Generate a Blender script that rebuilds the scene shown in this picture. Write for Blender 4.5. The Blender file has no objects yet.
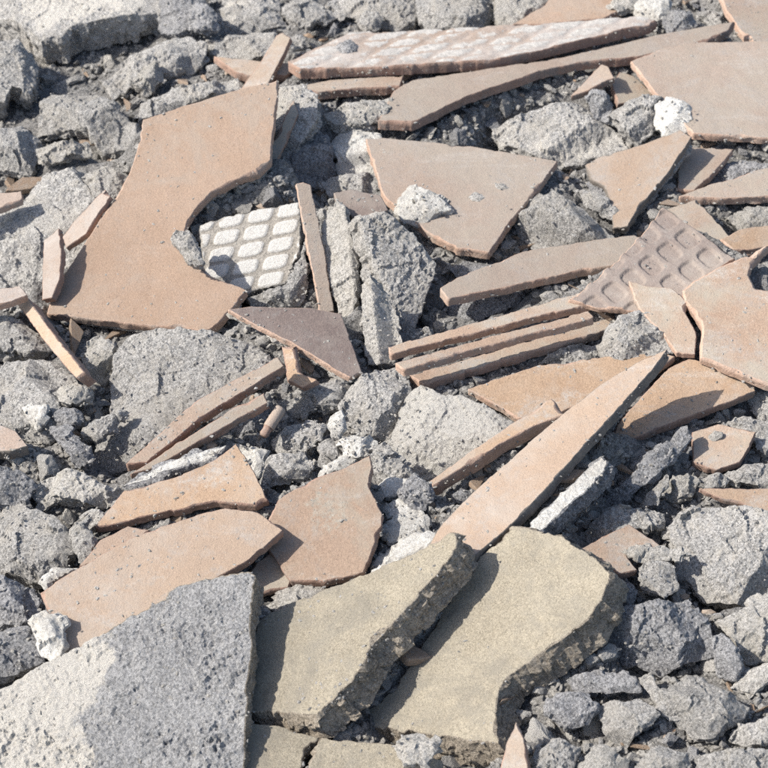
import bpy, bmesh, math, time
import numpy as np
from mathutils import Vector, Matrix
from mathutils.geometry import delaunay_2d_cdt

T0 = time.time()
scene = bpy.context.scene
COL = scene.collection
rng = np.random.default_rng(7)

# ------------------------------------------------------------------ camera
PITCH = math.radians(40.0)
DIST = 2.2
FOV = math.radians(20.0)
cam_d = bpy.data.cameras.new('camera')
cam = bpy.data.objects.new('camera', cam_d)
COL.objects.link(cam)
CAM = np.array([0.0, -DIST * math.cos(PITCH), DIST * math.sin(PITCH)])
cam.location = CAM
cam.rotation_euler = (math.pi / 2 - PITCH, 0, 0)
cam_d.sensor_fit = 'HORIZONTAL'
cam_d.sensor_width = 36
cam_d.angle = FOV
cam_d.clip_start = 0.05
cam_d.clip_end = 100
cam_d.dof.use_dof = True
cam_d.dof.focus_distance = 2.10
cam_d.dof.aperture_fstop = 13.0
scene.camera = cam

# ------------------------------------------------------------------ daylight
SUN_ELEV = math.radians(43)
SUN_AZ = math.radians(-98)          # compass angle from +Y, clockwise: the sun stands to the left
sun_dir = Vector((math.sin(SUN_AZ) * math.cos(SUN_ELEV), math.cos(SUN_AZ) * math.cos(SUN_ELEV), math.sin(SUN_ELEV)))
world = bpy.data.worlds.new('World')
scene.world = world
world.use_nodes = True
wn = world.node_tree.nodes
wl = world.node_tree.links
sky = wn.new('ShaderNodeTexSky')
sky.sky_type = 'NISHITA'
sky.sun_disc = False
sky.sun_elevation = SUN_ELEV
sky.sun_rotation = SUN_AZ
sky.dust_density = 2.0
wl.new(sky.outputs[0], wn['Background'].inputs[0])
wn['Background'].inputs[1].default_value = 0.125
sun_d = bpy.data.lights.new('sun', 'SUN')
sun_d.energy = 4.8
sun_d.angle = math.radians(0.55)
sun_d.color = (1.0, 0.95, 0.87)
sun = bpy.data.objects.new('sun', sun_d)
sun.rotation_euler = sun_dir.to_track_quat('Z', 'Y').to_euler()
sun.location = sun_dir * 5
COL.objects.link(sun)
vs = scene.view_settings
vs.view_transform = 'Standard'
vs.look = 'None'
vs.gamma = 1
vs.use_curve_mapping = False
vs.exposure = 0.44
scene.cycles.use_denoising = False    # the heap's grain is real detail; daylight needs no denoiser

# ------------------------------------------------------------------ noise
def _h(ix, iy, iz, s):
    with np.errstate(over='ignore'):
        h = (ix.astype(np.int64) * 374761393 + iy.astype(np.int64) * 668265263 + iz.astype(np.int64) * 2147483647 + s * 974634497) & 0xFFFFFFFF
        h = ((h ^ (h >> 13)) * 1274126177) & 0xFFFFFFFF
        h = ((h ^ (h >> 16)) * 2246822519) & 0xFFFFFFFF
        h = h ^ (h >> 15)
    return h.astype(np.float64) / 4294967295.0

def vnoise(p, s=0):
    f = np.floor(p)
    t = p - f
    t = t * t * (3 - 2 * t)
    i = f.astype(np.int64)
    r = 0
    for dx in (0, 1):
        wx = t[:, 0] if dx else 1 - t[:, 0]
        for dy in (0, 1):
            wy = t[:, 1] if dy else 1 - t[:, 1]
            for dz in (0, 1):
                wz = t[:, 2] if dz else 1 - t[:, 2]
                r = r + _h(i[:, 0] + dx, i[:, 1] + dy, i[:, 2] + dz, s) * wx * wy * wz
    return r * 2 - 1

def fbm(p, size, octs=4, s=0, gain=0.5):
    """fractal noise, roughly -1..1; size in metres of the largest lumps"""
    q = p / size
    a, r = 1.0, 0.0
    for k in range(octs):
        r = r + a * vnoise(q + 17.3 * k, s + k)
        q = q * 2.03
        a *= gain
    return r

def facets(p, cell, s=0):
    """flat-sided lumps: every cell is a plane of its own"""
    q = p / cell
    b = np.floor(q).astype(np.int64)
    best = np.full(len(p), 9e9)
    out = np.zeros(len(p))
    for dx in (-1, 0, 1):
        for dy in (-1, 0, 1):
            for dz in (-1, 0, 1):
                cx, cy, cz = b[:, 0] + dx, b[:, 1] + dy, b[:, 2] + dz
                f = np.stack([cx + _h(cx, cy, cz, s), cy + _h(cx, cy, cz, s + 1), cz + _h(cx, cy, cz, s + 2)], 1)
                d = q - f
                dd = (d * d).sum(1)
                g = np.stack([_h(cx, cy, cz, s + 3), _h(cx, cy, cz, s + 4), _h(cx, cy, cz, s + 5)], 1) * 2 - 1
                v = (d * g).sum(1) + 0.6 * (_h(cx, cy, cz, s + 6) * 2 - 1)
                m = dd < best
                best[m] = dd[m]
                out[m] = v[m]
    return out

# ------------------------------------------------------------------ photo pixel -> direction
RIGHT = np.array([1.0, 0, 0])
FWD = np.array([0, math.cos(PITCH), -math.sin(PITCH)])
UP = np.array([0, math.sin(PITCH), math.cos(PITCH)])
TH = math.tan(FOV / 2)

def rays(px):
    px = np.asarray(px, float).reshape(-1, 2)
    u = (px[:, 0] / 768 - .5) * 2 * TH
    v = -(px[:, 1] / 768 - .5) * 2 * TH
    return FWD + u[:, None] * RIGHT + v[:, None] * UP       # depth along FWD = 1

def to_px(P):
    d = np.asarray(P, float).reshape(-1, 3) - CAM
    w = d @ FWD
    return np.stack([((d @ RIGHT) / w / TH / 2 + .5) * 768, (.5 - (d @ UP) / w / TH / 2) * 768, w], 1)

def on_plane(px, P0, n):
    r = rays(px)
    t = ((P0 - CAM) @ n) / (r @ n)
    return CAM + r * t[:, None]

def on_z(px, z):
    return on_plane(px, np.array([0, 0, z]), np.array([0, 0, 1.0]))

# coarse depth picture of what has been laid so far, used to rest each piece on the ones below it
ZR = 384
ZOFF = 40
ZN = ZR + 2 * ZOFF
zbuf = np.full((ZN, ZN), np.inf)
zown = np.full((ZN, ZN), -1, int)

def raster(tri, own, buf, ownbuf):
    """tri: (n,3,3) of x_px, y_px, depth"""
    for a, b, c in tri:
        A, B, C_ = [np.array([q[0] / 2 + ZOFF, q[1] / 2 + ZOFF]) for q in (a, b, c)]
        x0, x1 = int(max(0, math.floor(min(A[0], B[0], C_[0])))), int(min(ZN - 1, math.ceil(max(A[0], B[0], C_[0]))))
        y0, y1 = int(max(0, math.floor(min(A[1], B[1], C_[1])))), int(min(ZN - 1, math.ceil(max(A[1], B[1], C_[1]))))
        if x1 < x0 or y1 < y0:
            continue
        det = (B[0] - A[0]) * (C_[1] - A[1]) - (C_[0] - A[0]) * (B[1] - A[1])
        if abs(det) < 1e-6:
            continue
        X, Y = np.meshgrid(np.arange(x0, x1 + 1), np.arange(y0, y1 + 1))
        w1 = ((X - A[0]) * (C_[1] - A[1]) - (C_[0] - A[0]) * (Y - A[1])) / det
        w2 = ((B[0] - A[0]) * (Y - A[1]) - (X - A[0]) * (B[1] - A[1])) / det
        m = (w1 >= -1e-3) & (w2 >= -1e-3) & (w1 + w2 <= 1.001)
        d = a[2] + w1 * (b[2] - a[2]) + w2 * (c[2] - a[2])
        sub = buf[y0:y1 + 1, x0:x1 + 1]
        so = ownbuf[y0:y1 + 1, x0:x1 + 1]
        m &= d < sub
        sub[m] = d[m]
        so[m] = own

def inside(p, poly):
    x, y = p[:, 0], p[:, 1]
    r = np.zeros(len(p), bool)
    n = len(poly)
    for i in range(n):
        x1, y1 = poly[i]
        x2, y2 = poly[(i + 1) % n]
        if y1 == y2:
            continue
        m = ((y1 > y) != (y2 > y)) & (x < (x2 - x1) * (y - y1) / (y2 - y1) + x1)
        r ^= m
    return r

def area2(p):
    x, y = p[:, 0], p[:, 1]
    return 0.5 * (x * np.roll(y, -1) - np.roll(x, -1) * y).sum()

# ------------------------------------------------------------------ materials
def lin(r, g, b):
    f = lambda c: c / 12.92 if c <= 0.04045 else ((c + .055) / 1.055) ** 2.4
    return (f(r / 255), f(g / 255), f(b / 255), 1)

class NT:
    def __init__(s, name, rough=0.85, spec=0.25):
        s.m = bpy.data.materials.new(name)
        s.m.use_nodes = True
        s.t = s.m.node_tree
        s.b = s.t.nodes['Principled BSDF']
        s.b.inputs['Roughness'].default_value = rough
        s.b.inputs['Specular IOR Level'].default_value = spec
        tc = s.t.nodes.new('ShaderNodeTexCoord')
        oi = s.t.nodes.new('ShaderNodeObjectInfo')
        ad = s.t.nodes.new('ShaderNodeVectorMath')
        sc = s.t.nodes.new('ShaderNodeVectorMath')
        sc.operation = 'SCALE'
        co = s.t.nodes.new('ShaderNodeCombineXYZ')
        s.t.links.new(oi.outputs['Random'], co.inputs[0])
        s.t.links.new(oi.outputs['Random'], co.inputs[1])
        s.t.links.new(co.outputs[0], sc.inputs[0])
        sc.inputs['Scale'].default_value = 37.0
        s.t.links.new(tc.outputs['Object'], ad.inputs[0])
        s.t.links.new(sc.outputs[0], ad.inputs[1])
        s.vec = ad.outputs[0]
        s.rand = oi.outputs['Random']

    def noise(s, scale, detail=4, rough=.55, dist=0, stretch=None):
        n = s.t.nodes.new('ShaderNodeTexNoise')
        n.inputs['Scale'].default_value = scale
        n.inputs['Detail'].default_value = detail
        n.inputs['Roughness'].default_value = rough
        n.inputs['Distortion'].default_value = dist
        v = s.vec
        if stretch:
            mp = s.t.nodes.new('ShaderNodeMapping')
            mp.inputs['Scale'].default_value = stretch
            mp.inputs['Rotation'].default_value = (0, 0, .6)
            s.t.links.new(v, mp.inputs[0])
            v = mp.outputs[0]
        s.t.links.new(v, n.inputs['Vector'])
        return n.outputs['Fac']

    def voro(s, scale, feat='F1', out='Distance'):
        n = s.t.nodes.new('ShaderNodeTexVoronoi')
        n.feature = feat
        n.inputs['Scale'].default_value = scale
        s.t.links.new(s.vec, n.inputs['Vector'])
        return n.outputs[out]

    def ramp(s, fac, a, b, ca=0., cb=1.):
        r = s.t.nodes.new('ShaderNodeMapRange')
        r.inputs[1].default_value = a
        r.inputs[2].default_value = b
        r.inputs[3].default_value = ca
        r.inputs[4].default_value = cb
        s.t.links.new(fac, r.inputs[0])
        return r.outputs[0]

    def mix(s, fac, a, b, mode='MIX'):
        m = s.t.nodes.new('ShaderNodeMix')
        m.data_type = 'RGBA'
        m.blend_type = mode
        m.clamp_factor = True
        for k, v in ((0, fac), (6, a), (7, b)):
            if isinstance(v, (int, float)):
                m.inputs[k].default_value = v
            elif isinstance(v, tuple):
                m.inputs[k].default_value = v
            else:
                s.t.links.new(v, m.inputs[k])
        return m.outputs[2]

    def mul(s, a, b, op='MULTIPLY'):
        m = s.t.nodes.new('ShaderNodeMath')
        m.operation = op
        for k, v in ((0, a), (1, b)):
            if isinstance(v, (int, float)):
                m.inputs[k].default_value = v
            else:
                s.t.links.new(v, m.inputs[k])
        return m.outputs[0]

    def attr(s, name):
        a = s.t.nodes.new('ShaderNodeAttribute')
        a.attribute_name = name
        return a.outputs['Fac']

    def bump(s, h, dist, strength=1.0, prev=None):
        b = s.t.nodes.new('ShaderNodeBump')
        b.inputs['Strength'].default_value = strength
        b.inputs['Distance'].default_value = dist
        s.t.links.new(h, b.inputs['Height'])
        if prev is not None:
            s.t.links.new(prev, b.inputs['Normal'])
        return b.outputs[0]

    def done(s, col, normal=None):
        s.t.links.new(col, s.b.inputs['Base Color'])
        if normal is not None:
            s.t.links.new(normal, s.b.inputs['Normal'])
        return s.m

def shade(c, k):
    return (c[0] * k, c[1] * k, c[2] * k, 1)

def mat_mortar(name, dark, light, patch, grain=640, warm=None, relief=1.0, gk=1.0):
    n = NT(name, .95, .10)
    big = n.noise(24, 5, .6)
    col = n.mix(n.ramp(big, .35, .66), dark, light)
    # sand grains and pores, the crags' micro-shadow painted into the dark flecks
    bw = n.t.nodes.new('ShaderNodeRGBToBW')
    n.t.links.new(n.voro(grain, out='Color'), bw.inputs[0])
    col = n.mix(n.ramp(bw.outputs[0], .58, .80, 0, .70 * gk), col, shade(light, 1.30))
    col = n.mix(n.ramp(bw.outputs[0], .44, .20, 0, .75 * gk), col, shade(dark, .45))
    fine = n.noise(520, 6, .75)
    col = n.mix(n.ramp(fine, .53, .68, 0, .60 * gk), col, shade(light, 1.40))
    col = n.mix(n.ramp(fine, .46, .32, 0, .70 * gk), col, shade(dark, .36))
    if warm:
        col = n.mix(n.ramp(n.noise(55, 4, .65), .5, .7, 0, .6), col, warm)
        col = n.mix(n.ramp(n.noise(15, 6, .7, .5), .50, .66, 0, .65), col, shade(warm, .86))
    pf = n.ramp(n.mul(n.attr('patch'), n.ramp(n.noise(120, 5, .75), .3, .7, -.35, .35), 'ADD'), .35, .65)
    col = n.mix(pf, col, n.mix(n.ramp(fine, .30, .50), shade(patch, .62), patch))
    tone = n.ramp(n.rand, 0, 1, .86, 1.14)
    cmb = n.t.nodes.new('ShaderNodeCombineColor')
    for k in range(3):
        n.t.links.new(tone, cmb.inputs[k])
    col = n.mix(1.0, col, cmb.outputs[0], 'MULTIPLY')
    b1 = n.bump(n.noise(430, 8, .82), .0052 * relief, 1.0)
    b2 = n.bump(n.voro(grain * .8, out='Color'), .0011 * relief, .8, b1)
    return n.done(col, b2)

def mat_face(name, base, pale, dusty, dust_amt, pcol=None, film=.85):
    base, pale, dusty = shade(base, .80), shade(pale, .80), shade(dusty, .80)
    pcol = pcol or (.72, .70, .67, 1)
    n = NT(name, .72, .3)
    col = n.mix(n.ramp(n.noise(9, 4, .55), .35, .65), base, pale)
    sp = n.noise(620, 5, .78)
    col = n.mix(n.ramp(sp, .52, .68, 0, .75), col, shade(pale, 1.34))
    col = n.mix(n.ramp(sp, .47, .32, 0, .70), col, shade(base, .58))
    sp2 = n.noise(300, 3, .6)
    col = n.mix(n.ramp(sp2, .40, .28, 0, .35), col, shade(base, .72))
    d = n.mul(n.noise(22, 6, .72, .6), n.ramp(n.noise(6, 2), .3, .7, .5, 1.4))
    col = n.mix(n.ramp(d, .50 - .26 * dust_amt, .72 - .2 * dust_amt, 0, .85), col, dusty)
    # scuffs dragged across the face
    sc = n.noise(38, 5, .75, .3, (1, 5, 1))
    col = n.mix(n.ramp(sc, .62, .72, 0, .40), col, shade(pale, 1.25))
    # stuck grit
    gv = n.voro(330)
    gm = n.mul(n.ramp(gv, .22, .10), n.ramp(n.noise(70, 4, .7), .56, .66))
    col = n.mix(n.mul(gm, .35), col, (.16, .15, .14, 1))
    pf = n.ramp(n.mul(n.attr('patch'), n.ramp(n.noise(140, 5, .75), .3, .7, -.35, .35), 'ADD'), .35, .65)
    col = n.mix(pf, col, n.mix(n.ramp(n.noise(240, 4, .7), .35, .6), shade(pcol, .66), pcol))
    # thin mortar film and smears left on the face
    fm = n.mul(n.ramp(n.noise(16, 8, .72, .9), .49, .66), n.ramp(n.noise(190, 5, .8), .36, .62))
    col = n.mix(n.mul(fm, film), col, (.37, .352, .33, 1))
    fm2 = n.mul(n.ramp(n.noise(11, 7, .7, .6, (1, 3, 1)), .55, .68), n.ramp(n.noise(260, 5, .8), .40, .60))
    col = n.mix(n.mul(fm2, film * .8), col, (.50, .47, .43, 1))
    hue = n.t.nodes.new('ShaderNodeMath')
    hue.operation = 'FRACT'
    n.t.links.new(n.mul(n.rand, 7.31), hue.inputs[0])
    col = n.mix(n.ramp(hue.outputs[0], .45, 1, 0, .38), col, (.375, .325, .285, 1))
    tone = n.ramp(n.rand, 0, 1, .86, 1.10)
    cmb = n.t.nodes.new('ShaderNodeCombineColor')
    for k in range(3):
        n.t.links.new(tone, cmb.inputs[k])
    col = n.mix(1.0, col, cmb.outputs[0], 'MULTIPLY')
    b1 = n.bump(n.noise(620, 5, .78), .0011, .8)
    b2 = n.bump(n.noise(45, 4, .6), .0022, .6, b1)
    b3 = n.bump(gm, .0012, .6, b2)
    return n.done(col, b3)

def mat_edge(name, base, pale, grey):
    base, pale, grey = shade(base, .84), shade(pale, .84), shade(grey, .84)
    n = NT(name, .9, .15)
    col = n.mix(n.ramp(n.noise(60, 5, .65), .35, .65), base, pale)
    sp = n.noise(600, 4, .75)
    col = n.mix(n.ramp(sp, .5, .7, 0, .5), col, shade(pale, 1.25))
    col = n.mix(n.ramp(sp, .45, .28, 0, .6), col, shade(base, .5))
    col = n.mix(n.ramp(n.noise(35, 5, .7), .50, .64, 0, .8), col, grey)
    b1 = n.bump(n.noise(240, 6, .72), .0020, .8)
    return n.done(col, b1)

TAN = lin(174, 148, 127)
TAN_P = lin(184, 159, 139)
M = {}
M['tan'] = mat_face('tile_face_tan', TAN, TAN_P, lin(180, 162, 146), .15, film=.22)
M['orange'] = mat_face('tile_face_orange', lin(180, 151, 125), lin(190, 164, 139), lin(190, 174, 158), .35, (.50, .42, .345, 1))
M['dusty'] = mat_face('tile_face_dusty', lin(173, 151, 134), lin(181, 161, 145), lin(178, 166, 151), .7)
M['rosy'] = mat_face('tile_face_rosy', lin(176, 150, 130), lin(187, 163, 143), lin(184, 175, 160), .55, (.44, .40, .335, 1))
M['purple'] = mat_face('tile_back_purple', lin(134, 119, 113), lin(152, 136, 128), lin(170, 158, 148), .35, film=.5)
M['whiteback'] = mat_face('tile_back_pale', lin(176, 156, 140), lin(190, 171, 157), lin(203, 195, 188), .6, (.58, .55, .51, 1))
M['edge'] = mat_edge('tile_edge', lin(164, 136, 121), lin(184, 157, 142), lin(154, 145, 138))
M['edgepale'] = mat_edge('tile_edge_pale', lin(190, 160, 141), lin(206, 180, 163), lin(186, 172, 160))  # paler edge; on the tile stack it stands in for light
M['edgedark'] = mat_edge('tile_edge_grey', lin(134, 126, 118), lin(156, 147, 138), lin(122, 118, 114))
M['under'] = mat_edge('tile_underside', lin(140, 122, 114), lin(160, 144, 134), lin(150, 146, 142))
CREAMP = lin(228, 223, 214)
M['grey'] = mat_mortar('mortar_grey', lin(182, 180, 177), lin(210, 207, 202), CREAMP, warm=lin(214, 208, 198))
M['dark'] = mat_mortar('mortar_dark', lin(158, 158, 160), lin(188, 187, 187), CREAMP)  # darker mortar; on shaded lumps the shade is put into this colour
M['pale'] = mat_mortar('mortar_pale', lin(200, 196, 189), lin(220, 216, 209), lin(230, 226, 218), warm=lin(214, 208, 196), gk=.8)
M['white'] = mat_mortar('plaster_white', lin(208, 205, 199), lin(228, 226, 220), lin(230, 228, 222), relief=.5, gk=.55, warm=lin(206, 200, 190))
M['cream'] = mat_mortar('screed_cream', lin(162, 153, 136), lin(178, 169, 151), lin(184, 176, 160), 900, relief=.36, warm=lin(156, 150, 138), gk=.5)
M['screedcore'] = mat_mortar('screed_core', lin(172, 160, 144), lin(200, 189, 173), CREAMP, 700, gk=.8)
M['slabgrey'] = mat_mortar('mortar_slab_grey', lin(162, 162, 163), lin(192, 191, 190), lin(226, 221, 212), gk=.75)
M['printed'] = mat_mortar('mortar_printed', lin(170, 164, 155), lin(190, 184, 175), lin(228, 225, 219), relief=.5, gk=.5)
M['bed'] = mat_mortar('rubble_bed', lin(136, 134, 132), lin(168, 166, 163), CREAMP)  # gap shade put into the colour: darker than the mortar above

# ------------------------------------------------------------------ pieces
def resample(p, ds, jag, seed, smooth=0):
    n = len(p)
    out = []
    for i in range(n):
        a, b = p[i], p[(i + 1) % n]
        L = np.linalg.norm(b - a)
        k = max(1, int(round(L / ds)))
        for j in range(k):
            out.append(a + (b - a) * j / k)
    out = np.array(out)
    for _ in range(smooth):
        out = .5 * out + .25 * (np.roll(out, 1, 0) + np.roll(out, -1, 0))
    if jag:
        q = np.c_[out, np.zeros(len(out)) + seed * 3.1]
        nr = normals2(out)
        d = jag * (.45 * fbm(q, .030, 3, seed) + 1.0 * facets(q, .018, seed + 9) + .5 * fbm(q, .006, 3, seed + 5))
        out = out + nr * d[:, None]
    return out

def normals2(p):
    t = np.roll(p, -1, 0) - np.roll(p, 1, 0)
    l = np.linalg.norm(t, axis=1, keepdims=True)
    t = t / np.maximum(l, 1e-9)
    return np.stack([t[:, 1], -t[:, 0]], 1)      # outward for CCW

def dist_to(p, ring):
    d = np.full(len(p), 9e9)
    step = 4000
    for i in range(0, len(p), step):
        q = p[i:i + step]
        d[i:i + step] = np.sqrt(((q[:, None, :] - ring[None]) ** 2).sum(2).min(1))
    return d

def mesh_obj(name, v, faces, mat, parent=None, mw=None, patch=None, smooth=True):
    me = bpy.data.meshes.new(name)
    me.from_pydata([tuple(x) for x in v], [], [tuple(int(i) for i in f) for f in faces])
    me.materials.append(M[mat] if isinstance(mat, str) else mat)
    if smooth:
        me.polygons.foreach_set('use_smooth', np.ones(len(me.polygons), bool))
    if patch is not None:
        a = me.attributes.new('patch', 'FLOAT', 'POINT')
        a.data.foreach_set('value', np.asarray(patch, np.float32))
    me.update()
    o = bpy.data.objects.new(name, me)
    COL.objects.link(o)
    if parent is not None:
        o.parent = parent
    if mw is not None:
        o.matrix_world = mw
    return o

def slab_geom(out2, t, S, seed):
    """out2: CCW outline in metres on the plane; returns (top v,f), (side v,f), (bottom v,f), in local coords with the top near z=0"""
    ds, di = S['ds'], S['di']
    ring = resample(out2, ds, S['jag'], seed, S.get('smooth', 0))
    n = len(ring)
    nr = normals2(ring)
    q = np.c_[ring, np.zeros(n)] + seed * .37
    w = S['ch'] * (.40 + 2.6 * np.clip(fbm(q, .03, 3, seed + 21), 0, 1) ** 3 + .35 * np.abs(fbm(q, .006, 2, seed + 3)))
    inr = ring - nr * w[:, None]
    lo, hi = inr.min(0), inr.max(0)
    gx = np.arange(lo[0], hi[0], di)
    gy = np.arange(lo[1], hi[1], di * .866)
    X, Y = np.meshgrid(gx, gy)
    X = X + (np.arange(len(gy)) % 2)[:, None] * di * .5
    P = np.stack([X.ravel(), Y.ravel()], 1)
    P = P + rng.uniform(-.28, .28, P.shape) * di
    P = P[inside(P, inr)]
    if len(P):
        P = P[dist_to(P, inr) > .55 * max(ds, min(di, 2 * ds))]
    allp = np.r_[inr, P]
    vs_, es_, fs_, ov, oe, of = delaunay_2d_cdt([Vector(p) for p in allp], [(i, (i + 1) % n) for i in range(n)], [], 1, 1e-7)
    V2 = np.array([tuple(v) for v in vs_])
    top_h = S['hfun'](V2, seed)
    # edge ring height must agree with the top
    h_in = S['hfun'](inr, seed)
    drop = w * S.get('drop', .7) 
    topv = np.c_[V2, top_h]
    topf = [f for f in fs_ if len(f) == 3]
    # sides
    L = S['levels']
    rings = [np.c_[inr, h_in]]
    hb = S.get('taper', 0)
    sd_amp = S['side']
    h0 = h_in - drop
    for k in range(L + 1):
        f = k / L
        z = h0 + (-t - h0) * f
        off = hb * f
        p3 = np.c_[ring, z] 
        qq = p3 + seed * .37
        env = min(1, f * 4) 
        d = sd_amp * env * (.4 * fbm(qq, .03, 3, seed + 31) + 1.2 * facets(qq, S.get('fc', .020), seed + 41) + .35 * fbm(qq, .006, 3, seed + 51)) + S.get('sgrit', 0 if S.get('tilelike') else .0012) * env * (facets(qq, .0065, seed + 61) + .8 * vnoise(qq / .0035, seed + 62))
        r2 = ring + nr * (d + off)[:, None]
        rings.append(np.c_[r2, z])
    SV = np.concatenate(rings)
    SF = []
    for k in range(L + 1):
        a, b = k * n, (k + 1) * n
        i = np.arange(n)
        j = (i + 1) % n
        SF.append(np.stack([a + i, b + i, b + j, a + j], 1))
    SF = np.concatenate(SF)
    BV = rings[-1][::-1]
    BF = [list(range(n))]
    return (topv, topf), (SV, SF), (BV, BF)

def h_tile(S):
    def f(p, seed):
        q = np.c_[p, np.zeros(len(p))] + seed * .37
        return .0006 * fbm(q, .08, 2, seed) + .00018 * fbm(q, .006, 2, seed + 1)
    return f

def h_rough(amp, fa=1.2, cell=.026, grit=.0010):
    def f(p, seed):
        q = np.c_[p, np.zeros(len(p))] + seed * .37
        h = amp * (.5 * fbm(q, .06, 2, seed) + fa * facets(q, cell, seed + 7) + .35 * fbm(q, .010, 2, seed + 1, .6))
        g = grit * np.clip(.85 + .9 * fbm(q, .035, 2, seed + 90), .22, 1.6)
        return h + g * (.9 * facets(q, .0065, seed + 60) + .9 * vnoise(q / .0036, seed + 2) + .5 * vnoise(q / .002, seed + 4))
    return f

PIECES = []

def parse(s):
    return np.array([[float(a) for a in w.split(',')] for w in s.split()])

KIND = {
    'tile': dict(ds=.0020, di=.007, jag=.0007, ch=.0016, side=.0007, levels=3, t=10.5, tilelike=True),
    'chunk': dict(ds=.0022, di=.0020, jag=.0019, ch=.0018, side=.0036, levels=11, t=28, amp=.0026, taper=.0),
    'slab': dict(ds=.0021, di=.0030, jag=.0022, ch=.0016, side=.0028, levels=13, t=28, amp=.0005, grit=.00022),
}

def piece(name, kind, cat, label, outline, n=(0, 0), t=None, z=0, mat='tan', edge=None, margin=None, group=None,
          patch=None, waffle=None, back=None, split=None, pct=92, anchor=None, under=None, ref=None, ridge=None, pk=1.0, **kw):
    """lay one broken piece: its top face is seen as OUTLINE (photo pixels), leans by N, and comes to rest on what lies below"""
    S = dict(KIND[kind])
    S.update(kw)
    px = parse(outline)
    t = (t if t is not None else S['t']) / 1000
    nv = np.array([n[0], n[1], 1.0])
    nv /= np.linalg.norm(nv)
    an = np.array(anchor, float) if anchor else px.mean(0)
    P0 = on_z([an], z / 1000)[0]
    r0 = rays([an])[0]
    # pixels of the piece on the coarse depth picture
    lo = np.maximum(np.floor(px.min(0) / 2 + ZOFF), 0).astype(int)
    hi = np.minimum(np.ceil(px.max(0) / 2 + ZOFF), ZN - 1).astype(int)
    X, Y = np.meshgrid(np.arange(lo[0], hi[0] + 1), np.arange(lo[1], hi[1] + 1))
    Q = np.stack([(X.ravel() - ZOFF) * 2., (Y.ravel() - ZOFF) * 2.], 1)
    m = inside(Q, px)
    Q = Q[m]
    zb = zbuf[Y.ravel()[m], X.ravel()[m]]
    fin = np.isfinite(zb)
    mg = (margin if margin is not None else min(t * 1000 * .8, 8)) / 1000
    raised = 0
    if fin.sum() > 3:
        for _ in range(3):
            d = ((P0 - CAM) @ nv) / (rays(Q[fin]) @ nv)
            need = np.percentile(d - zb[fin], pct) + mg
            if need > 0.0005:
                P0 = P0 - r0 * need
                raised += need
            else:
                break
    W = on_plane(px, P0, nv)
    c = W.mean(0)
    e1 = np.array([1.0, 0, 0]) - nv[0] * nv
    e1 /= np.linalg.norm(e1)
    e2 = np.cross(nv, e1)
    uv = np.stack([(W - c) @ e1, (W - c) @ e2], 1)
    if area2(uv) < 0:
        uv = uv[::-1]
    seed = len(PIECES) + 11
    to_uv = lambda p: (lambda w: np.stack([(w - c) @ e1, (w - c) @ e2], 1))(on_plane(p, P0, nv))
    hf = h_tile(S) if kind == 'tile' else h_rough(S['amp'], S.get('fa', 1.25), S.get('cell', .026), S.get('grit', .0010))
    lat = None
    nf = S.get('nf', 5 if kind == 'chunk' else 0)
    if nf:                                       # broken planes sloping off towards the rim
        fr = np.random.default_rng(seed * 7 + 1)
        ext = np.sqrt(abs(area2(uv)) / math.pi)
        PL = []
        a0 = fr.uniform(0, 6.28)
        for k in range(nf):
            an_ = a0 + 6.28 * k / nf + fr.uniform(-.5, .5)
            dr = np.array([math.cos(an_), math.sin(an_)])
            far = (uv @ dr).max()
            PL.append((dr, far * fr.uniform(.15, .75), fr.uniform(.30, 1.15) * S.get('fslope', 1.0)))
        hf_pl = hf
        def hf(p, seed):
            q3 = np.c_[p, np.zeros(len(p))] + seed * .37
            w = .06 * ext * fbm(q3, .02, 2, seed + 80)
            cut = np.zeros(len(p))
            for dr, d0, sl in PL:
                cut = np.minimum(cut, -sl * (p @ dr + w - d0))
            return hf_pl(p, seed) + np.maximum(cut, -t * .6)
    if ridge:                                    # creases: on one side of a line the face falls away
        hf_flat = hf
        RL = []
        for (p1, p2, sd, sl) in ridge:
            a_, b_, s_ = to_uv([p1])[0], to_uv([p2])[0], to_uv([sd])[0]
            nn = np.array([-(b_ - a_)[1], (b_ - a_)[0]])
            nn /= np.linalg.norm(nn)
            if (s_ - a_) @ nn < 0:
                nn = -nn
            RL.append((a_, nn, sl))
        def hf(p, seed):
            h = hf_flat(p, seed)
            for a_, nn, sl in RL:
                h = h - sl * np.maximum(0, (p - a_) @ nn)
            return np.maximum(h, -t * .92)
    if waffle:
        o_, a_, b_ = [to_uv([q])[0] for q in (waffle['o'], np.add(waffle['o'], waffle['a']), np.add(waffle['o'], waffle['b']))]
        A = np.linalg.inv(np.stack([a_ - o_, b_ - o_], 1))
        def lat(p):
            g = (p - o_) @ A.T
            f = g - np.round(g)
            rr = (np.abs(f) ** 4).sum(1) ** .25           # rounded square 0 in the middle, .5 at the rim
            return rr, np.round(g)
        hf0 = hf
        def hf(p, seed):
            rr, g = lat(p)
            if waffle['kind'] == 'recess':
                hh = -waffle['h'] * np.clip((.385 - rr) / .045, 0, 1)
            else:
                hh = waffle['h'] * np.clip((.445 - rr) / .10, 0, 1)
            return hf0(p, seed) + hh
    S['hfun'] = hf
    (tv, tf), (sv, sf), (bv, bf) = slab_geom(uv, t, S, seed)
    # matrix: origin at the base
    R = np.stack([e1, e2, nv], 1)
    mw = Matrix.Identity(4)
    org = c - nv * t
    for i in range(3):
        for j in range(3):
            mw[i][j] = R[i, j]
        mw[i][3] = org[i]
    up = np.array([0, 0, t])
    tv, sv, bv = tv + up, sv + up, bv + up
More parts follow.
